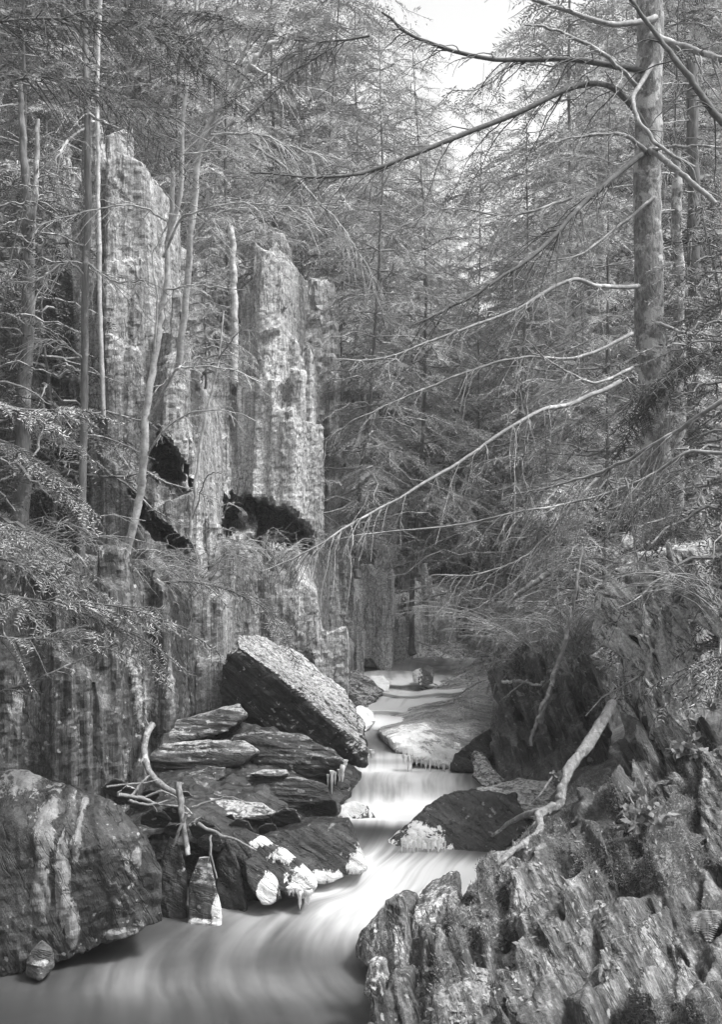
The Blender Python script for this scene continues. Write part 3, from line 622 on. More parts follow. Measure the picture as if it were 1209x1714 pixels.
cliff('cliff', 'bright fluted cliff at the left of the cascade head', [
    (520, 560, 945, 1130, 11.2), (556, 602, 968, 1122, 11.3), (600, 648, 958, 1118, 11.5), (648, 660, 985, 1115, 11.9), (672, 700, 960, 1100, 12.6), (700, 760, 990, 1090, 12.9)], 'cliff_pale', 66, .03)
cliff('cliff', 'mossy wooded cliff across the stream head below the far trees', [
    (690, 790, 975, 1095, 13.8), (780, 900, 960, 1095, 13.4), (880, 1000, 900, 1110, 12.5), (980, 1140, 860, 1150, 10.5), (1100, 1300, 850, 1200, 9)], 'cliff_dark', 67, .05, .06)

# ------------------------------------------------------------------ wood: tubes, branches, trees
def tube(mb, P, r0, r1, sides=6, pw=1.0, lump=0, seed=0):
    P = np.asarray(P, float); n = len(P); T = np.gradient(P, axis=0); T /= np.linalg.norm(T, axis=1)[:, None]+1e-9
    ref = np.array([0, 0, 1.0]) if abs(T[:, 2].mean()) < .8 else np.array([0, 1.0, 0])
    A = np.cross(T, ref); A /= np.linalg.norm(A, axis=1)[:, None]+1e-9; B = np.cross(T, A)
    t = np.linspace(0, 1, n); rr = r0+(r1-r0)*t**pw
    a = np.arange(sides)/sides*2*np.pi
    r2 = rr[:, None]*np.ones(sides)[None, :]
    if lump: 
        q = np.stack([np.repeat(t*n*.5, sides), np.tile(np.cos(a)*1.2, n), np.tile(np.sin(a)*1.2, n)], 1)
        r2 = r2*(1+lump*fbm(q, 3, seed).reshape(n, sides))
    V = P[:, None, :]+r2[..., None]*(np.cos(a)[None, :, None]*A[:, None, :]+np.sin(a)[None, :, None]*B[:, None, :])
    i = np.arange(n*sides).reshape(n, sides); j = np.roll(i, -1, 1)
    mb.add(V, np.stack([i[:-1], j[:-1], j[1:], i[1:]], 2).reshape(-1, 4))
    mb.add(V[-1], np.arange(sides)[None, :]); mb.add(V[0], np.arange(sides)[::-1][None, :])
def wob(P, n, amp, seed):
    Q = catmull(P, n); t = np.linspace(0, min(n, 50)*.35, n)
    return Q+amp*np.stack([fbm(np.stack([t, t*0+k*9.1, t*0+seed*3.7], 1), 3, seed+k) for k in range(3)], 1)
def twigs(mb, P, r0, r1, rng, n, L, depth=1, droop=.35, side=None, spread=.9, start=.15, rmin=.0028):
    """spawn sub twigs along a polyline"""
    T = np.gradient(P, axis=0); T /= np.linalg.norm(T, axis=1)[:, None]+1e-9
    for k in range(n):
        t = rng.uniform(start, .98); i = int(t*(len(P)-1)); d0 = T[i]
        sd = unit(np.cross(d0, [0, 0, 1]))*(1 if rng.random() < .5 else -1)
        up = rng.normal(0, .45)
        d1 = unit(d0*rng.uniform(.5, 1.1)+sd*spread*rng.uniform(.4, 1.1)+np.array([0, 0, up-.2]))
        l = L*rng.uniform(.35, 1)*(1-.55*t); m = 8; s = np.linspace(0, 1, m)[:, None]
        Q = P[i]+d1*l*s+np.array([0, 0, -droop*l])*s**2+np.cumsum(rng.normal(0, l*.022, (m, 3)), 0)*(s > 0)
        r = max((r0+(r1-r0)*t)*.5, rmin)
        tube(mb, Q, r, max(r*.35, rmin*.6), 4 if r > .004 else 3)
        if depth > 1: twigs(mb, Q, r, r*.4, rng, rng.integers(3, 7), l*.5, depth-1, droop, None, spread, .2, rmin)
        elif depth == 1 and rng.random() < .6: twigs(mb, Q, r, r*.4, rng, rng.integers(1, 4), l*.4, 0, droop, None, spread, .25, rmin*.8)

LEAF = np.array([[0, 1, 2, 3]])
def leaves(mb, base, dirs, ups, L, W):
    """rhombus leaves: arrays of base points, directions and surface normals"""
    side = np.cross(dirs, ups); side /= np.linalg.norm(side, axis=1)[:, None]+1e-9
    L = np.broadcast_to(L, len(base))[:, None]; W = np.broadcast_to(W, len(base))[:, None]
    V = np.stack([base, base+dirs*L*.45+side*W/2, base+dirs*L, base+dirs*L*.45-side*W/2], 1).reshape(-1, 3)
    mb.add(V, np.arange(len(base)*4).reshape(-1, 4))
def spray(lv, P, rng, gap=.05, seclen=.35, nl=.05, nw=.012, dens=1, flat=.18, wood=None, start=.12):
    """flat hemlock spray along a branch polyline: side twigs set with needles"""
    seg = np.linalg.norm(np.diff(P, axis=0), axis=1); Lt = seg.sum(); cum = np.concatenate([[0], np.cumsum(seg)])
    ss = np.arange(Lt*start, Lt, gap)
    T = np.gradient(P, axis=0); T /= np.linalg.norm(T, axis=1)[:, None]+1e-9
    Bs = []; Ds = []; Us = []
    for q, s in enumerate(ss):
        if rng.random() > dens: continue
        p = np.array([np.interp(s, cum, P[:, k]) for k in range(3)]); tt = np.array([np.interp(s, cum, T[:, k]) for k in range(3)])
        sd = unit(np.cross(tt, [0, 0, 1])+1e-6)*(1 if q % 2 else -1)
        l = seclen*(1-.75*(s/Lt))*rng.uniform(.3, 1.25)
        dr = unit(tt*rng.uniform(.3, 1.1)+sd+np.array([0, 0, rng.normal(-.15, flat*1.8)]))
        m = max(int(l/(nl*.42)), 2); u = np.linspace(.08, 1, m)[:, None]
        C = p+dr*l*u+np.array([0, 0, -.28*l])*u**2
        if wood is not None: tube(wood, np.vstack([p, C[m//2], C[-1]]), .004, .0015, 3)
        up = unit(np.cross(dr, sd)+rng.normal(0, .3, 3)); 
        if up[2] < 0: up = -up
        s2 = unit(np.cross(dr, up))
        for sg in (1, -1):
            dd = dr*rng.uniform(.5, .9)+sg*s2*.9+rng.normal(0, .16, (m, 3)); dd /= np.linalg.norm(dd, axis=1)[:, None]
            Bs.append(C); Ds.append(dd); Us.append(np.broadcast_to(up, (m, 3))+rng.normal(0, .35, (m, 3)))
    if Bs:
        Bs = np.concatenate(Bs); Ds = np.concatenate(Ds); Us = np.concatenate(Us)
        leaves(lv, Bs, Ds, Us, nl*rng.uniform(.6, 1.3, len(Bs)), nw*rng.uniform(.7, 1.3, len(Bs)))
def make_conifer(name, Ht, Rad, nb, seed, mat='needles', low=.12, nl=.085, nw=.02, gap=.075, bare=.2, r=.09, droop=.35, top=.995, tmat='trunk_dark', shape=.75):
    rng = np.random.default_rng(seed); root = empty(name, (0, 0, 0))
    tr = MB(); lv = MB(); wd = MB()
    TP = wob([(0, 0, -.6), (.0, 0, 0), (rng.normal(0, .1), rng.normal(0, .1), Ht*.5), (rng.normal(0, .15), 0, Ht)], 40, .04, seed)
    tube(tr, TP, r, .003, 9, .8, .15, seed)
    for k in range(nb):
        h = low+(top-low)*((k+rng.uniform(0, 1))/nb)**.9; az = k*2.4+rng.normal(0, .4)
        i = min(int((h*Ht+.6)/(Ht+.6)*39), 39); p = TP[i]
        l = Rad*((1-h)**shape*1.15+.06)*rng.uniform(.45, 1.2)
        o = np.array([math.cos(az), math.sin(az), 0]); rise = rng.uniform(-.1, .25)
        u = np.linspace(0, 1, 9)[:, None]
        Q = p+o*l*u+np.array([0, 0, 1])*(rise*l*u-droop*l*u**2)+np.cumsum(rng.normal(0, .035*l, (9, 3)), 0)*(u > 0)
        tube(wd, Q, .02*(1-h)+.006, .003, 4)
        if h < bare+low and rng.random() < .6: twigs(wd, Q, .012, .003, rng, 7, l*.35, 1)
        else: spray(lv, Q, rng, gap, .30*l**.5+.12, nl, nw, .9)
    root['_o'] = [0, 0, 0]
    link('trunk', tr.mesh('trunk'), M[tmat], parent=root)
    nl_ = sum(len(f) for f in lv.f); nv = lv.n
    for v_, f_ in zip(wd.v, wd.f): lv.v.append(v_); lv.f.append(f_+nv)
    cm = lv.mesh('crown'); c = link('crown', cm, M[mat], parent=root, smooth=False); cm.materials.append(M['twig'])
    mi = np.zeros(len(cm.polygons), np.int32); mi[nl_:] = 1; cm.polygons.foreach_set('material_index', mi)
    del root['_o']; return root
def kids(o): return [c for c in COL.objects if c.parent == o]
def copy_tree(o, mats=None):
    c = o.copy(); COL.objects.link(c)
    for ch in kids(o):
        n = ch.copy(); COL.objects.link(n); n.parent = c
        if mats and ch.name.startswith('crown'):
            n.material_slots[0].link = 'OBJECT'; n.material_slots[0].material = M[mats]
    return c
FINE = dict(nl=.06, nw=.013, gap=.055, low=.03, bare=.02, r=.07)
FINE = dict(nl=.06, nw=.014, gap=.05, low=.02, bare=.0, r=.05)
protos = [make_conifer('hemlock_tree', 9, 2.1, 150, 101, shape=.6, **FINE), make_conifer('hemlock_tree', 10.5, 2.5, 180, 102, shape=.5, **FINE), make_conifer('hemlock_tree', 8, 2.3, 150, 103, shape=.4, **FINE), make_conifer('hemlock_tree', 11, 2.3, 180, 104, shape=.5, **FINE)]
close = [make_conifer('hemlock_tree', 8.5, 1.7, 130, 107, nl=.04, nw=.009, gap=.04, low=.38, bare=.08, r=.06, shape=.5), make_conifer('hemlock_tree', 7, 1.5, 120, 108, nl=.04, nw=.009, gap=.04, low=.3, bare=.08, r=.05, shape=.45)]
young = [make_conifer('young_hemlock', 3.2, 1.1, 80, 105, low=.05, nl=.045, nw=.010, gap=.045, r=.03, bare=.05), make_conifer('young_hemlock', 2.2, 1.0, 60, 106, low=.02, nl=.04, nw=.009, gap=.04, r=.02, bare=0)]
used = set()
def place(protos_, k, px, Y_, s, label, group, mat=None, rz=0, sink=0, z=None):
    p = protos_[k]
    if p.name in used: o = copy_tree(p, mat)
    else:
        o = p; used.add(p.name)
    x = (px-604.5)/F*Y_
    o.location = (x, Y_, (gz(x, Y_) if z is None else z)-sink); o.rotation_euler = (0, 0, rz); o.scale = (s, s, s*random.uniform(.92, 1.08)); tag(o, label, 'tree', group)
    return o
random.seed(5)
LBL = 'hemlock of the dense grove that closes the view behind the cliffs'
GRP = 'hemlocks of the grove behind the cliffs'
grove = []
for row, (Y_, n, x0, x1) in enumerate([(13.6, 9, 520, 1300), (15.5, 12, -50, 1350), (19, 11, -100, 1350), (23, 12, -100, 1350), (28, 13, -100, 1350), (35, 14, -100, 1350)]):
    for k in range(n):
        px = x0+(x1-x0)*(k+random.uniform(.2, .8))/n
        x = (px-604.5)/F*Y_; s = random.uniform(.8, 1.2)
        # keep the gap of open sky: limit tree tops there
        zt = gz(x, Y_)+10*s; pyt = 857-(zt-H)/Y_*F
        if 600 < px < 960:
            lim = random.choice([190, 90, 130, 150]) if px < 740 or px > 880 else random.choice([230, 180, 160, 250])
            zmax = H+(857-lim)/F*Y_; s = min(s, max((zmax-gz(x, Y_))/11.0, .28))
        grove.append((px, Y_+random.uniform(-.8, .8), s))
for i, (px, Y_, s) in enumerate(grove):
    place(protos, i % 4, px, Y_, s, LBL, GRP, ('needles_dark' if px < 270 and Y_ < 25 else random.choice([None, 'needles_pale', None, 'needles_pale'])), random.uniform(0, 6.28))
# nearer trees
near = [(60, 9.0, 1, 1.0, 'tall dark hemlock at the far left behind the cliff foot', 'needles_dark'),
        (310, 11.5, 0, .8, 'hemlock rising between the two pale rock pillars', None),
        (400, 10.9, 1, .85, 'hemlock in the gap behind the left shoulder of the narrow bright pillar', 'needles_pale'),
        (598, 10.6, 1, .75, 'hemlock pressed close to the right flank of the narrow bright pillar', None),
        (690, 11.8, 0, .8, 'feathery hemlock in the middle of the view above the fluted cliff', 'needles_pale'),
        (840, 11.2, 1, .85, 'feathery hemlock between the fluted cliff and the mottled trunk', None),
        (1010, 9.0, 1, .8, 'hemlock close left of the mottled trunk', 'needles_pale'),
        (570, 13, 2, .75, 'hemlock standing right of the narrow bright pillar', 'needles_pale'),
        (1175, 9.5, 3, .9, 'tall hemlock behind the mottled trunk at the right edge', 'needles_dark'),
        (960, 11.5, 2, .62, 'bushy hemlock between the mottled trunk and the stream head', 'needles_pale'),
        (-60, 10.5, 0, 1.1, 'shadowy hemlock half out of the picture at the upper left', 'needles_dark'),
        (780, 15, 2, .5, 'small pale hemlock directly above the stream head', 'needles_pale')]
for px, Y_, k, s, lab, mt in near:
    zz = None
    if px in (690, 840): zz = gz((px-604.5)/F*Y_, Y_)+.9
    if px in (400, 598): zz = 2.0
    place(close if Y_ < 12 else protos, k % 2 if Y_ < 12 else k, px, Y_, s, lab, None, mt, random.uniform(0, 6), z=zz, sink=0)
for px, Y_, k, s, lab, mt, z in [(1150, 7.5, 0, .7, 'young hemlock crowning the overhanging outcrop on the right', 'needles', 1.95), (905, 9.2, 1, .8, 'feathery young hemlock drooping over the dark rock wall', 'needles', 1.0),
        (1240, 6.4, 0, .8, 'young hemlock leaning in at the right edge', 'needles_dark', 1.5), (-10, 7.6, 0, .9, 'young hemlock on the cliff foot at the left edge', 'needles_dark', 1.6),
        (450, 9.4, 1, .32, 'tiny hemlock seedling above the leaning slab', 'needles', 1.35), 
        (345, 8.9, 0, .4, 'young hemlock perched between the tall pillar and the bright pillar', 'needles_pale', 3.45), (90, 8.4, 0, .8, 'young hemlock in the shade left of the tall pillar', 'needles_dark', 2.6), (430, 10.2, 1, .5, 'small hemlock on the summit of the narrow bright pillar', 'needles', 4.5),
        (960, 8.3, 1, .6, 'young hemlock hanging at the shoulder of the rock wall', 'needles', 1.2)]:
    place(young, k, px, Y_, s, lab, None, mt, random.uniform(0, 6), z=z)

# big mottled trunk on the right with its bare limbs
def tree_from(name, label, cat, trunk, r0, r1, mat, branches, bmat='twig', seed=0, lump=.12, tw=1, amp=.02, sides=12, extra=None):
    P = [at(*p) for p in trunk]; root = empty(name, P[0]); tag(root, label, cat)
    mb = MB(); tube(mb, wob(P, 140, amp, seed), r0, r1, sides*2, 1, lump, seed); link('trunk', mb.mesh('trunk'), M[mat], parent=root)
    for k, b_ in enumerate(branches):
        pts, ra, rb, n, L = b_[:5]; rng = np.random.default_rng(seed*50+k)
        Q = wob([at(*p) for p in pts], 40, .012, seed+k); mb = MB()
        tube(mb, Q, ra, rb, 7, 1, .2, k); twigs(mb, Q, ra*.5, rb, rng, int(n*1.9), L*1.1, tw, b_[5] if len(b_) > 5 else .4)
        link('branch', mb.mesh('branch'), M[b_[6] if len(b_) > 6 else bmat], parent=root)
    return root
tree_from('hemlock_tree', 'big pale mottled trunk on the right with long bare dead limbs', 'tree',
    [(1100, 960, 7.6), (1098, 700, 7.5), (1088, 500, 7.5), (1085, 250, 7.5), (1090, 0, 7.5), (1095, -300, 7.6)], .105, .085, 'trunk', [
    ([(1100, 240, 7.45), (1010, 140, 7.3), (830, 205, 7.0), (640, 280, 6.8), (560, 296, 6.7), (420, 290, 6.6)], .024, .006, 26, .55, .5, 'twig_dark'),
    ([(1085, 120, 7.45), (960, 100, 7.4), (820, 98, 7.3), (700, 65, 7.2), (640, 20, 7.2)], .022, .008, 22, .5, .4, 'twig_dark'),
    ([(1075, 260, 7.4), (1000, 320, 7.1), (900, 420, 6.8), (800, 490, 6.6), (690, 545, 6.5)], .022, .005, 30, .5, .45, 'twig_dark'),
    ([(1070, 480, 7.4), (1010, 480, 7.0), (950, 470, 6.9), (860, 520, 6.7), (750, 560, 6.5), (640, 600, 6.4), (560, 600, 6.3)], .017, .004, 34, .5, .3),
    ([(1090, 60, 7.4), (1180, 90, 7.2), (1260, 120, 7.0)], .03, .012, 10, .5, .3),
    ([(1090, 250, 7.4), (1140, 290, 7.2), (1200, 340, 7.0)], .022, .016, 3, .3, .3),
    ([(1075, 150, 7.4), (1010, 90, 7.2), (930, 50, 7.0), (880, 40, 6.9)], .018, .006, 10, .4, .2),
    ([(1080, 250, 7.4), (1040, 225, 7.3), (960, 230, 7.2), (900, 250, 7.1)], .017, .004, 16, .35, .3),
    ([(1100, 30, 7.4), (1020, 40, 7.2), (900, 0, 7.1), (840, -20, 7.0)], .022, .01, 8, .4, .3),
    ([(1100, 100, 7.4), (1060, 170, 7.1), (1100, 240, 6.9), (1165, 280, 6.8)], .018, .01, 6, .3, .3),
    ([(1100, 540, 7.4), (1160, 560, 7.0), (1230, 560, 6.8)], .014, .005, 14, .4, .4),
    ([(1070, 610, 7.4), (1000, 640, 7.0), (930, 610, 6.8), (880, 570, 6.6)], .012, .004, 22, .4, .2),
    ([(1095, 330, 7.4), (1010, 400, 7.2), (960, 430, 7.0), (860, 440, 6.9)], .012, .003, 24, .45, .3),
    ([(1090, 250, 7.4), (1150, 245, 7.1), (1240, 248, 6.9)], .012, .008, 8, .4, .3)], seed=7, tw=1)
# long pale bare boughs that reach in from the right over the stream
def bough(name, label, pts, ra, rb, n, L, mat='twig', seed=0, tw=2, droop=.5, cat='branch', lump=.2, amp=.015, wig=50):
    mb = MB(); rng = np.random.default_rng(seed); P = wob([at(*p) for p in pts], wig, amp, seed)
    tube(mb, P, ra, rb, 8, 1, lump, seed)
    if n: twigs(mb, P, ra*.45, rb, rng, n, L, tw, droop)
    o = link(name, mb.mesh(name), M[mat]); tag(o, label, cat); return o
bough('dead_bough', 'long pale bare bough sloping down left across the middle of the view', [(1040, 640, 6.4), (960, 672, 6.2), (880, 700, 6.0), (760, 780, 5.8), (640, 848, 5.6), (520, 920, 5.45), (440, 955, 5.4)], .015, .003, 55, .5, 'twig', 71, 1, .8)
bough('dead_bough', 'slim pale bough rising to the right edge above the outcrop', [(1260, 640, 5.2), (1180, 690, 5.3), (1080, 755, 5.5), (1000, 792, 5.7), (920, 815, 5.8), (850, 830, 6.0)], .014, .004, 36, .45, 'twig', 72, 1, .7)
bough('dead_bough', 'thin crooked bough hanging low over the upper pool', [(1240, 760, 5.8), (1150, 758, 5.9), (1080, 800, 6.0), (980, 835, 6.1), (880, 855, 6.1), (760, 880, 6.2), (640, 892, 6.2), (540, 905, 6.2)], .011, .003, 60, .45, 'twig', 73, 1, .7)
bough('dead_bough', 'thin bare bough sweeping flat across the middle below the dark sloping limbs', [(1060, 560, 7.2), (960, 600, 6.9), (860, 600, 6.8), (740, 640, 6.7), (620, 690, 6.6), (540, 740, 6.6)], .012, .003, 60, .5, 'twig', 91, 1, .5)
bough('dead_bough', 'thin drooping bare bough above the upper pool, nearly hidden in the tangle', [(1000, 800, 6.9), (940, 870, 6.8), (880, 930, 6.8), (800, 960, 6.8), (720, 965, 6.8)], .010, .003, 50, .45, 'twig', 92, 1, .6)
bough('dead_bough', 'bare bough arching over the left pillar from the leaning birch', [(420, 240, 8), (500, 300, 7.8), (600, 420, 7.6), (640, 520, 7.5)], .010, .003, 50, .55, 'twig', 93, 1, .5)
bough('dead_bough', 'bare drooping bough high in the centre beneath the patch of sky', [(960, 330, 7.4), (860, 360, 7.3), (740, 350, 7.2), (640, 400, 7.2)], .010, .003, 50, .5, 'twig', 94, 1, .6)
bough('dead_bough', 'short broken stub of a bough above the stream head', [(920, 960, 7.6), (880, 985, 7.6), (860, 1000, 7.6)], .022, .015, 2, .2, 'twig', 74, 0)
bough('dead_bough', 'dark bare bough crossing the upper right corner', [(1250, 250, 5.4), (1190, 180, 5.5), (1150, 120, 5.6), (1100, 60, 5.8), (1040, -20, 5.9)], .022, .01, 12, .5, 'twig_dark', 75, 1)
bough('hanging_twig', 'long thin twig dangling in front of the outcrop', [(1050, 800, 6.0), (1058, 870, 6.0), (1068, 930, 6.0), (1075, 1000, 6.0), (1080, 1060, 6.0)], .006, .003, 5, .25, 'twig', 76, 0, cat='twig')
bough('hanging_twig', 'thin twig hanging from the low crooked bough over the ferns', [(880, 660, 6.3), (885, 720, 6.3), (875, 790, 6.3), (890, 840, 6.3)], .006, .003, 7, .3, 'twig', 77, 0, cat='twig')
bough('dead_bough', 'mossy limb angling up from the dark rock wall into the hemlocks', [(905, 1210, 7.3), (925, 1140, 7.3), (950, 1060, 7.3), (965, 980, 7.3), (975, 920, 7.4)], .018, .008, 12, .3, 'twig', 78, 1)
bough('stick', 'short pale stick lying level on top of the dark rock wall', [(840, 1142, 7.9), (870, 1140, 7.8), (905, 1146, 7.7), (914, 1132, 7.7)], .012, .006, 1, .08, 'drift', 79, 0)
bough('stick', 'knobbly stick caught on the face of the dark rock wall', [(926, 1145, 7.25), (912, 1175, 7.2), (896, 1215, 7.15), (888, 1250, 7.1)], .015, .01, 3, .18, 'drift', 80, 0)

# the long fallen branch on the right
root = empty('fallen_branch', at(905, 1400, 5.6)); tag(root, 'long pale crooked fallen branch propped from the outcrop down to the near bank', 'branch')
mb = MB(); tube(mb, wob([at(*p) for p in [(1026, 1176, 6.0), (985, 1245, 5.78), (955, 1285, 5.66), (942, 1320, 5.55), (938, 1345, 5.5), (915, 1358, 5.47)]], 40, .008, 5), .026, .023, 18, 1, .6, 3); link('limb', mb.mesh('limb'), M['drift'], parent=root)
mb = MB(); tube(mb, wob([at(*p) for p in [(930, 1350, 5.48), (903, 1364, 5.43), (905, 1388, 5.33), (880, 1412, 5.22), (850, 1432, 5.12), (832, 1450, 5.08)]], 36, .006, 6), .022, .013, 16, 1, .6, 4)
rng = np.random.default_rng(3); link('fork', mb.mesh('fork'), M['drift'], parent=root)
mb = MB(); tube(mb, wob([at(*p) for p in [(915, 1355, 5.47), (885, 1362, 5.55), (858, 1375, 5.9), (835, 1392, 6.2), (824, 1400, 6.3)]], 30, .006, 7), .018, .007, 9, 1, .3, 5); link('fork', mb.mesh('fork'), M['drift'], parent=root)
for k, p in enumerate([[(905, 1368, 5.56), (893, 1382, 5.52), (882, 1398, 5.48)], [(858, 1425, 5.34), (838, 1428, 5.25), (826, 1436, 5.22)], [(925, 1300, 5.75), (905, 1330, 5.7), (890, 1345, 5.7)]]):
    mb = MB(); tube(mb, wob([at(*q) for q in p], 14, .004, 8), (.009, .010, .006)[k], .004, 7, 1, .2, 6); link('stub', mb.mesh('stub'), M['drift'], parent=root)

# driftwood on the left
root = empty('driftwood_branch', at(250, 1300, 6.6)); tag(root, 'pale curved driftwood branch hooked over the left end of the slab stack', 'branch')
mb = MB(); tube(mb, wob([at(*p) for p in [(256, 1212, 6.9), (244, 1235, 6.85), (242, 1268, 6.75), (252, 1295, 6.65), (272, 1315, 6.55), (298, 1330, 6.45)]], 40, .006, 9), .022, .018, 10, 1, .3, 9); link('limb', mb.mesh('limb'), M['drift'], parent=root)
for k, p in enumerate([[(250, 1222, 6.88), (244, 1205, 6.9), (240, 1195, 6.9)], [(242, 1265, 6.75), (236, 1275, 6.7), (234, 1280, 6.7)]]):
    mb = MB(); tube(mb, wob([at(*q) for q in p], 10, .003, k), .009, .003, 6); link('stub', mb.mesh('stub'), M['drift'], parent=root)
sticks = [('thick upright pale stick leaning at the middle of the tangle', [(297, 1310, 6.1), (303, 1350, 6.05), (308, 1390, 6.0), (316, 1432, 5.95)], .019, .013),
 ('thin stick sloping right across the dark plank of slate', [(330, 1378, 6.0), (370, 1398, 5.98), (400, 1408, 5.96), (430, 1425, 5.95)], .010, .005),
 ('short stick crossing low to the left behind the upright one', [(312, 1362, 5.98), (302, 1385, 5.97), (290, 1415, 5.96)], .010, .007),
 ('thin vertical twig hanging beside the tombstone shaped rock', [(352, 1398, 5.9), (354, 1430, 5.85), (362, 1470, 5.83)], .006, .004),
 ('long low twig at the left end of the tangle', [(178, 1316, 6.2), (225, 1312, 6.3), (262, 1306, 6.35)], .007, .004),
 ('long wavy stick lowest on the left of the tangle', [(196, 1330, 6.0), (235, 1335, 6.1), (262, 1345, 6.15), (300, 1350, 6.2)], .011, .006),
 ('pale stick lying level toward the curved driftwood', [(215, 1340, 6.0), (250, 1347, 6.05), (292, 1338, 6.1)], .009, .005),
 ('short twig slanting up left of the upright stick', [(222, 1332, 6.1), (235, 1312, 6.15), (250, 1298, 6.2)], .008, .005),
 ('white twig lying level right of the upright stick', [(322, 1352, 6.1), (350, 1342, 6.1), (376, 1334, 6.1)], .007, .005),
 ('forked twig under the curved driftwood', [(240, 1335, 6.15), (268, 1325, 6.15), (290, 1332, 6.15), (320, 1362, 6.05)], .008, .004),
 ('straight pale twig across the foot of the tangle', [(318, 1382, 5.97), (328, 1372, 5.98), (338, 1366, 6.0)], .008, .005),
 ('thin twig curving over the flat oval stone', [(358, 1330, 6.3), (385, 1334, 6.3), (410, 1342, 6.3)], .005, .003)]
for k, (lab, p, ra, rb) in enumerate(sticks):
    mb = MB(); P = wob([at(*q) for q in p], 24, .008, 60+k); tube(mb, P, ra, rb, 8, 1, .3, k); rng = np.random.default_rng(k)
    if ra < .012: twigs(mb, P, ra*.6, rb, rng, 2, .08, 0, .2)
    o = link('stick', mb.mesh('stick'), M['drift']); tag(o, lab, 'stick', 'sticks tangled on the left bank')

# left birches and poles
tree_from('birch_tree', 'slender pale forked birch in front of the left rock pillar', 'tree',
    [(208, 960, 7.2), (226, 860, 7.15), (240, 760, 7.1), (250, 640, 7.1), (265, 540, 7.1), (275, 480, 7.1), (284, 380, 7.1), (290, 280, 7.1)], .028, .015, 'birch', [
    ([(278, 410, 7.1), (300, 330, 7.05), (305, 220, 7.0), (315, 110, 7.0), (330, 0, 7.0), (340, -80, 7)], .016, .01, 16, .6, .1, 'birch'),
    ([(275, 430, 7.1), (300, 370, 7.0), (330, 355, 6.9), (400, 340, 6.8), (500, 345, 6.7), (600, 335, 6.6)], .010, .003, 22, .5, .2, 'birch'),
    ([(250, 700, 7.1), (290, 625, 6.9), (310, 615, 6.9), (380, 617, 6.8), (440, 640, 6.7)], .009, .004, 9, .4, .2, 'birch'),
    ([(245, 760, 7.1), (275, 720, 7.0), (320, 690, 6.9), (380, 688, 6.8), (430, 705, 6.7)], .008, .003, 6, .35, .4, 'birch'),
    ([(280, 370, 7.1), (230, 345, 7.0), (160, 350, 6.9), (60, 378, 6.8)], .008, .003, 12, .4, .3, 'birch'),
    ([(275, 485, 7.1), (330, 478, 7.0), (410, 485, 6.9)], .007, .003, 3, .3, .1, 'birch'),
    ([(258, 600, 7.1), (262, 500, 7.0), (255, 430, 7.0), (280, 380, 7.0)], .008, .004, 5, .3, .1, 'birch')], seed=11, amp=.025)
tree_from('birch_tree', 'pale leaning bare tree forking in the upper left', 'tree',
    [(300, 620, 8.4), (318, 420, 8.3), (338, 240, 8.2), (390, 150, 8.1), (440, 85, 8.0), (495, 55, 8.0)], .026, .015, 'birch', [
    ([(338, 240, 8.2), (380, 170, 8.1), (395, 120, 8.1), (420, 60, 8.0)], .018, .008, 12, .6, .1, 'birch'),
    ([(345, 225, 8.2), (430, 225, 8.0), (500, 250, 7.9), (590, 270, 7.8)], .012, .004, 26, .6, .3, 'birch'),
    ([(390, 165, 8.1), (415, 185, 8.0), (440, 200, 8.0)], .012, .006, 3, .3, .2, 'birch'),
    ([(320, 400, 8.3), (360, 360, 8.2), (440, 350, 8.0), (560, 390, 7.9)], .012, .004, 26, .6, .2, 'birch'),
    ([(420, 110, 8.0), (480, 140, 7.9), (540, 150, 7.9)], .01, .004, 12, .5, .2, 'birch')], seed=12, amp=.03)
tree_from('sapling', 'thin dark straight pole of a tree left of the tall pillar', 'tree',
    [(135, 960, 7.0), (138, 800, 7.0), (142, 500, 7.0), (147, 300, 7.0), (143, 60, 7.0), (140, -120, 7)], .026, .018, 'trunk_dark', [
    ([(144, 460, 7), (110, 440, 6.9), (60, 470, 6.8), (10, 470, 6.7)], .009, .003, 14, .4, .3),
    ([(146, 440, 7), (190, 470, 6.9), (250, 470, 6.8)], .008, .003, 12, .4, .3),
    ([(145, 210, 7), (110, 240, 6.9), (90, 270, 6.8)], .01, .005, 6, .3, .3),
    ([(146, 190, 7), (200, 215, 6.9), (240, 200, 6.8)], .01, .005, 12, .4, .3),
    ([(140, 600, 7), (90, 570, 6.9), (30, 590, 6.8)], .008, .003, 14, .4, .3)], seed=13, amp=.012)
tree_from('sapling', 'thin pale pole close against the tall pillar', 'tree', [(172, 700, 8.2), (166, 460, 8.2), (164, 300, 8.2), (163, 150, 8.2), (170, -60, 8.2)], .017, .014, 'birch', [([(164, 250, 8.2), (180, 200, 8.2)], .008, .004, 3, .2)], seed=14, amp=.01)
tree_from('hemlock_tree', 'shaded forked trunk at the far left edge of the view', 'tree',
    [(30, 1000, 7.9), (40, 700, 7.9), (48, 450, 7.9), (38, 250, 7.9), (34, 130, 7.9)], .07, .012, 'trunk_dark', [([(48, 420, 7.9), (58, 330, 7.8), (62, 200, 7.8)], .03, .015, 6, .4)], seed=15)
tree_from('sapling', 'thin whip of a sapling in front of the second pillar', 'tree',
    [(318, 900, 7.8), (328, 800, 7.8), (345, 690, 7.8), (362, 620, 7.8), (375, 520, 7.8)], .013, .006, 'birch', [([(322, 870, 7.8), (345, 800, 7.7), (372, 790, 7.6)], .006, .003, 3, .2), ([(366, 600, 7.8), (395, 560, 7.7), (430, 545, 7.6)], .006, .003, 5, .3)], seed=16, amp=.015)
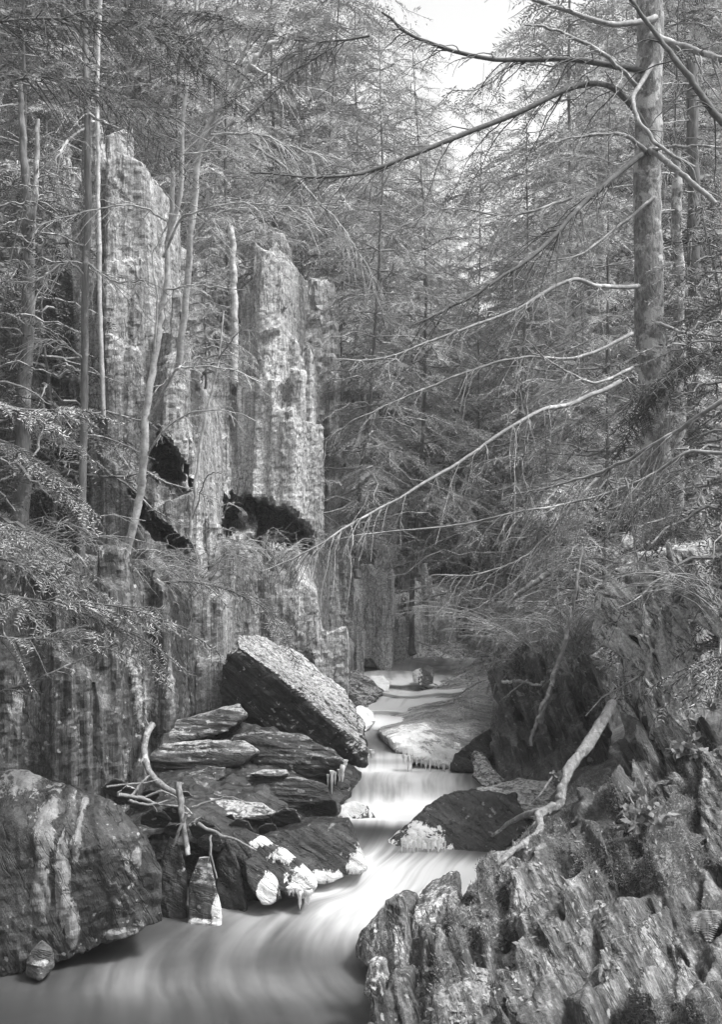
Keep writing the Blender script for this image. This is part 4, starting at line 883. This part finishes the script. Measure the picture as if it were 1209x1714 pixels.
tree_from('sapling', 'pale birch stub above the narrow bright pillar', 'tree', [(393, 640, 9.6), (392, 500, 9.6), (388, 380, 9.6)], .03, .026, 'birch', [([(388, 400, 9.6), (375, 340, 9.5)], .012, .006, 3, .3)], seed=17, amp=.015)
for k, (px, yb, yt, Y_, r_) in enumerate([(530, 900, 650, 12, .035), (548, 880, 560, 12.5, .03), (610, 960, 640, 12.4, .035), (640, 950, 660, 13, .03), (1135, 860, 250, 8.8, .05), (1160, 860, 100, 9.4, .06), (700, 960, 600, 13.2, .03)]):
    labs = ['slim straight trunk just right of the bright pillar', 'taller slim trunk behind the one right of the bright pillar', 'slim trunk above the fluted cliff', 'slim dark trunk deep in the grove above the stream head', 'thin trunk close right of the big mottled trunk', 'thicker shaded trunk near the right edge', 'far slim trunk above the mossy bank']
    tree_from('sapling', labs[k], 'tree', [(px, yb, Y_), (px+3, (yb+yt)/2, Y_), (px-2, yt, Y_)], r_, r_*.8, 'trunk_dark' if k % 2 else 'trunk', [([(px, yt+40+30*j, Y_), (px+(60 if j % 2 else -60), yt+40+34*j, Y_-.3)], .008, .003, 6, .4) for j in range(5)], seed=20+k, amp=.02)

# needled boughs: left foreground
def fir_bough(label, pts, seed, mat='needles', seclen=.3, gap=.022, nl=.03, nw=.0055, r=.008, tw=0, name='hemlock_bough', nsub=6):
    rng = np.random.default_rng(seed); root = empty(name, at(*pts[0])); tag(root, label, 'bough')
    P = wob([at(*p) for p in pts], 24, .01, seed); wd = MB(); lv = MB()
    tube(wd, P, r, .002, 6); spray(lv, P, rng, gap, seclen, nl, nw, .95, wood=wd)
    T = np.gradient(P, axis=0)
    for k in range(nsub):
        i = rng.integers(3, 20); d0 = unit(T[i]); sd = unit(np.cross(d0, [0, 0, 1]))*(1 if k % 2 else -1)
        l = seclen*rng.uniform(1.2, 2.2); u = np.linspace(0, 1, 7)[:, None]; dr = unit(d0+sd*.8)
        Q = P[i]+dr*l*u+np.array([0, 0, -.25*l])*u**2
        tube(wd, Q, r*.5, .0015, 4); spray(lv, Q, rng, gap, seclen*.5, nl, nw, .95, wood=wd)
    link('stem', wd.mesh('stem'), M['twig_dark'], parent=root); link('needles', lv.mesh('needles'), M[mat], parent=root, smooth=False)
FB = [('lowest hemlock bough on the left, with a bare dark stem', [(-30, 1165, 5.2), (60, 1138, 5.2), (120, 1110, 5.3), (165, 1085, 5.4)], .12, 2),
      ('broad hemlock bough spread across the left above the domed boulder', [(-40, 990, 5.4), (60, 1005, 5.4), (160, 1010, 5.5), (270, 1020, 5.6)], .32, 7),
      ('drooping hemlock bough under the tall pillar', [(-30, 930, 5.6), (80, 960, 5.6), (180, 1040, 5.7), (240, 1070, 5.8)], .3, 7),
      ('hemlock bough reaching in at the left at mid height', [(-40, 860, 5.8), (40, 890, 5.8), (130, 930, 5.9)], .3, 6),
      ('pale sunlit hemlock bough at the left edge', [(-40, 660, 6), (40, 690, 6), (130, 680, 6.1)], .28, 5),
      ('hemlock bough just below the sunlit one', [(-30, 730, 6.2), (50, 760, 6.2), (120, 830, 6.3)], .28, 5),
      ('hemlock bough trailing over the cliff behind the leaning slab', [(240, 980, 7.6), (330, 975, 7.5), (410, 1000, 7.4), (490, 1050, 7.3)], .25, 6),
      ('hemlock bough across the lower left cliff foot', [(-30, 1060, 5.0), (50, 1070, 5.1), (130, 1050, 5.2)], .28, 5),
      ('hemlock bough high at the upper left', [(-40, 150, 6.4), (80, 130, 6.3), (200, 170, 6.3), (300, 200, 6.3)], .4, 8),
      ('dark hemlock bough across the top left corner', [(-60, 40, 6.2), (80, 30, 6.2), (220, 50, 6.2), (330, 90, 6.2)], .42, 8),
      ('hemlock bough hanging before the leaning birch', [(620, 60, 7), (520, 70, 7), (420, 50, 7), (330, 30, 7)], .45, 8),
      ('hemlock bough hanging over the outcrop', [(1230, 760, 5.9), (1150, 780, 5.9), (1090, 830, 6.0), (1050, 880, 6.1)], .3, 7),
      ('dark hemlock bough at the right edge beside the mottled trunk', [(1260, 580, 6.2), (1190, 590, 6.2), (1110, 640, 6.3), (1040, 690, 6.4)], .35, 8),
      ('hemlock bough low at the right edge under the outcrop', [(1250, 1090, 5.2), (1200, 1110, 5.2), (1170, 1160, 5.3)], .22, 6)]
for k, (lab, p, sl_, ns) in enumerate(FB):
    fir_bough(lab, p, 200+k, 'needles_dark' if 'dark' in lab else ('needles_pale' if 'sunlit' in lab or 'fine' in lab else 'needles'), sl_, nsub=ns)  # the sunlit bough takes paler needles, its sunlight put into the colour

# wispy bare bush by the stream head
def bush(label, px, py, Y_, n, L, seed, lean=(0, 0)):
    mb = MB(); rng = np.random.default_rng(seed); b0 = at(px, py, Y_)
    for k in range(n):
        a = rng.uniform(0, 6.28); l = L*rng.uniform(.5, 1); s = np.linspace(0, 1, 10)[:, None]
        d_ = np.array([math.cos(a)*.6+lean[0], math.sin(a)*.5, .9+lean[1]])
        Q = b0+rng.normal(0, .05, 3)+d_*l*s+np.array([math.cos(a)*.3, 0, -.65])*l*s**2+np.cumsum(rng.normal(0, .012*l, (10, 3)), 0)
        tube(mb, Q, .0045, .002, 3); twigs(mb, Q, .003, .0018, rng, 10, l*.45, 1, .3, rmin=.0018)
    o = link('bush', mb.mesh('bush'), M['twig']); tag(o, label, 'bush')
bush('wispy leafless bush drooping over the upper right of the ledge', 905, 1120, 8.2, 60, 1.0, 301, (-.25, .2))
bush('fine leafless bush under the mossy limb', 965, 1090, 7.6, 55, .9, 302, (-.1, .1))
bush('leafless bush on top of the bright fluted cliff', 620, 975, 11.6, 20, .8, 303)
bush('leafless twiggy bush beside the fallen stub above the stream head', 850, 1060, 9.6, 36, 1.0, 304, (.0, .2))

bush('leafless twiggy growth at the foot of the tall left pillar', 200, 1000, 7.5, 26, .9, 305)
bush('leafless bush veiling the cliff just left of the leaning slab', 320, 985, 7.8, 26, .8, 306)
bush('leafless bush rooted in the cliff under the big ragged hollow', 450, 950, 8.8, 26, .8, 307)
bush('leafless bush on the shoulder of the fluted cliff, right of the hollow', 560, 940, 10, 24, .9, 308)
bush('leafless bush at the very left edge above the dark cliff foot', 40, 950, 6.5, 22, .8, 309)
bush('leafless brush overhanging the top of the curled outcrop', 1100, 920, 6.4, 14, .6, 310, (-.2, 0))
bush('leafless brush at the right edge behind the pale lichened rock', 1190, 1010, 5.8, 26, .6, 311, (-.3, 0))
# broken stones wedged along the left bank
rng = np.random.default_rng(88)
for k, (px, py, Y_) in enumerate([(232, 1345, 6.2), (262, 1372, 6.1), (290, 1390, 6.1), (215, 1332, 6.35), (340, 1392, 6.15), (402, 1388, 6.3), (378, 1372, 6.45), (250, 1330, 6.6), (450, 1390, 6.5), (300, 1338, 6.75), (545, 1355, 6.95), (196, 1320, 6.6), (352, 1410, 6.15), (292, 1362, 6.25), (480, 1372, 6.6)]):
    r_ = rng.uniform(14, 24)
    fr = [(px+r_*math.cos(a)*rng.uniform(.8, 1.3), py+r_*.8*math.sin(a)*rng.uniform(.7, 1.2), Y_+.04*math.sin(a)) for a in np.linspace(0, 6.28, 8)[:-1]]
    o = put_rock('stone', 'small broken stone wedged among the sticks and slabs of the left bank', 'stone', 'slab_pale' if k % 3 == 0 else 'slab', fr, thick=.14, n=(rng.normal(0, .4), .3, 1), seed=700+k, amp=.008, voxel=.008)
    o['group'] = 'broken stones on the left bank'

# ferns, leaf litter, moss tufts on the near bank
def surf_hit(px, py):
    dg = bpy.context.evaluated_depsgraph_get(); o0 = Vector(at(0, 0, 0)+np.array([0, 0, 0])); o0 = Vector((0, 0, H))
    dr = (Vector(at(px, py, 1))-o0).normalized()
    ok, loc, no, idx, ob, mt = SC.ray_cast(dg, o0, dr)
    return (np.array(loc), np.array(no)) if ok else (None, None)
bpy.context.view_layer.update()
def bank_hit(px, py, ob=None):
    ob = ob or BANK
    o0 = Vector((0, 0, H))-ob.location; dr = (Vector(at(px, py, 1))-Vector((0, 0, H))).normalized()
    ok, loc, no, idx = ob.ray_cast(o0, dr)
    return (np.array(loc+ob.location), np.array(no)) if ok else (None, None)
def fern(label, px, py, n, L, seed, dirn=(-.5, -.4, .5), spreadk=1.0):
    p, no = bank_hit(px, py)
    if p is None: p = at(px, py, bank_Y(px, py)); 
    rng = np.random.default_rng(seed); root = empty('fern', p); tag(root, label, 'fern')
    for k in range(n):
        a = np.array(dirn)+rng.normal(0, .45*spreadk, 3); a[2] = abs(a[2])+.25; a = unit(a); l = L*rng.uniform(.6, 1)
        s = np.linspace(0, 1, 22)[:, None]; Q = p+a*l*s+np.array([0, -.1, -.55*l])*s**2
        mb = MB(); tube(mb, Q, .0025, .0008, 4)
        T = np.gradient(Q, axis=0); T /= np.linalg.norm(T, axis=1)[:, None]; sd = np.cross(T, [0, 0, 1.]); sd /= np.linalg.norm(sd, axis=1)[:, None]+1e-9
        up = np.cross(sd, T); ln = l*.26*np.sin(np.linspace(.35, 3.0, 22))**.8+.004
        for sg in (1, -1):
            D = sd*sg+T*.35; D /= np.linalg.norm(D, axis=1)[:, None]
            leaves(mb, Q, D, up+rng.normal(0, .15, up.shape), ln, l*.05)
        link('frond', mb.mesh('frond'), M['fern'], parent=root, smooth=False)
fern('large fern arching from the near bank toward the right edge', 1180, 1400, 5, .3, 401, (-1.4, -.3, .15), .5)
fern('fern with curled fronds beneath the hemlock at the right edge', 1170, 1090, 5, .2, 402, (-.3, -.5, .3))
fern('small fern in the middle of the splintered bank', 1040, 1395, 5, .16, 403)
fern('fern low at the right edge of the splintered bank', 1195, 1530, 5, .24, 404, (-.6, -.5, .4))
fern('small fern near the top of the bank below the slanting rib', 1120, 1315, 5, .16, 405)
fern('fern high on the right edge beside the pale lichen crusted rock', 1195, 1190, 6, .22, 406, (-.5, -.5, .3))
# leafy sprig on the bank
def sprig(label, px, py, n, L, seed, lw=.03, ll=.055):
    p, no = bank_hit(px, py)
    if p is None: p = at(px, py, bank_Y(px, py))
    rng = np.random.default_rng(seed); mb = MB()
    for k in range(n):
        a = unit(np.array([rng.normal(0, .6), -.5+rng.normal(0, .3), .5+rng.normal(0, .3)])); l = L*rng.uniform(.4, 1); Q = p+rng.normal(0, .03, 3)*[1, 1, .3]+a*l*np.linspace(0, 1, 6)[:, None]
        tube(mb, Q, .002, .001, 3); B = np.repeat(Q[1:], 2, 0); D = rng.normal(0, 1, B.shape)+a*.6; D /= np.linalg.norm(D, axis=1)[:, None]
        leaves(mb, B, D, rng.normal(0, .6, B.shape)+[0, -.3, 1], ll*rng.uniform(.6, 1.2, len(B)), lw*rng.uniform(.6, 1.2, len(B)))
    o = link('leafy_plant', mb.mesh('plant'), M['fern'], smooth=False); tag(o, label, 'plant')
sprig('leafy clump in the hollow of the bank left of the large fern', 1085, 1375, 16, .14, 501)
sprig('small leafy clump beside the pale forks of the fallen branch', 935, 1300, 9, .06, 502, .015, .025)
sprig('leafy clump at the top of the near bank by the slanting rib', 1060, 1345, 12, .12, 503)
sprig('leafy tuft under the overhanging outcrop at the right', 1150, 1260, 12, .12, 504)
# litter and moss as ground cover
mb = MB(); rng = np.random.default_rng(77); Bp = []; Nn = []
for k in range(1700):
    px = rng.uniform(640, 1209); py = rng.uniform(1290, 1714)
    if fbm(np.array([[px/70, py/70, 3.]]), 2, 9)[0] < -.02: continue
    p, no = bank_hit(px, py)
    if p is not None and no[2] > .25: Bp.append(p+no*.004); Nn.append(no)
Bp = np.array(Bp); Nn = np.array(Nn); D = rng.normal(0, 1, Bp.shape); D -= (D*Nn).sum(1)[:, None]*Nn*.8; D /= np.linalg.norm(D, axis=1)[:, None]
leaves(mb, Bp, D, Nn+rng.normal(0, .3, Nn.shape), rng.uniform(.012, .035, len(Bp)), rng.uniform(.006, .016, len(Bp)))
o = link('leaf_litter', mb.mesh('litter'), M['litter'], smooth=False); tag(o, 'fallen leaves and scraps scattered over the near right bank', 'leaves', kind='stuff')
mb = MB(); Bp = []; Nn = []
for k in range(20000):
    px = rng.uniform(640, 1209); py = rng.uniform(1290, 1714)
    if fbm(np.array([[px/90+5, py/90, 1.]]), 3, 19)[0] < .02: continue
    p, no = bank_hit(px, py)
    if p is not None: Bp.append(p); Nn.append(no)
Bp = np.repeat(np.array(Bp), 4, 0); Nn = np.repeat(np.array(Nn), 4, 0); Bp = Bp+rng.normal(0, .006, Bp.shape)
D = Nn+rng.normal(0, .5, Nn.shape)+[0, 0, .5]; D /= np.linalg.norm(D, axis=1)[:, None]
leaves(mb, Bp, D, rng.normal(0, 1, Nn.shape), rng.uniform(.008, .02, len(Bp)), .004)
o = link('moss', mb.mesh('moss'), M['needles'], smooth=False); tag(o, 'tufts of moss growing in patches on the near right bank', 'moss', kind='stuff')

# forest air
bm = bmesh.new(); bmesh.ops.create_cube(bm, size=1)
me = bpy.data.meshes.new('haze'); bm.to_mesh(me); bm.free()
hz = bpy.data.objects.new('haze', me); COL.objects.link(hz); hz.scale = (130, 150, 39); hz.location = (0, 40, 17); tag(hz, 'thin pale air between the trees', 'haze', kind='stuff')
m, nt, p = node_mat('haze'); nt.nodes.remove(p); pv = nt.nodes.new('ShaderNodeVolumePrincipled'); pv.inputs['Density'].default_value = .0025
pv.inputs['Color'].default_value = g(1); nt.links.new(pv.outputs[0], nt.nodes['Material Output'].inputs['Volume']); me.materials.append(m)
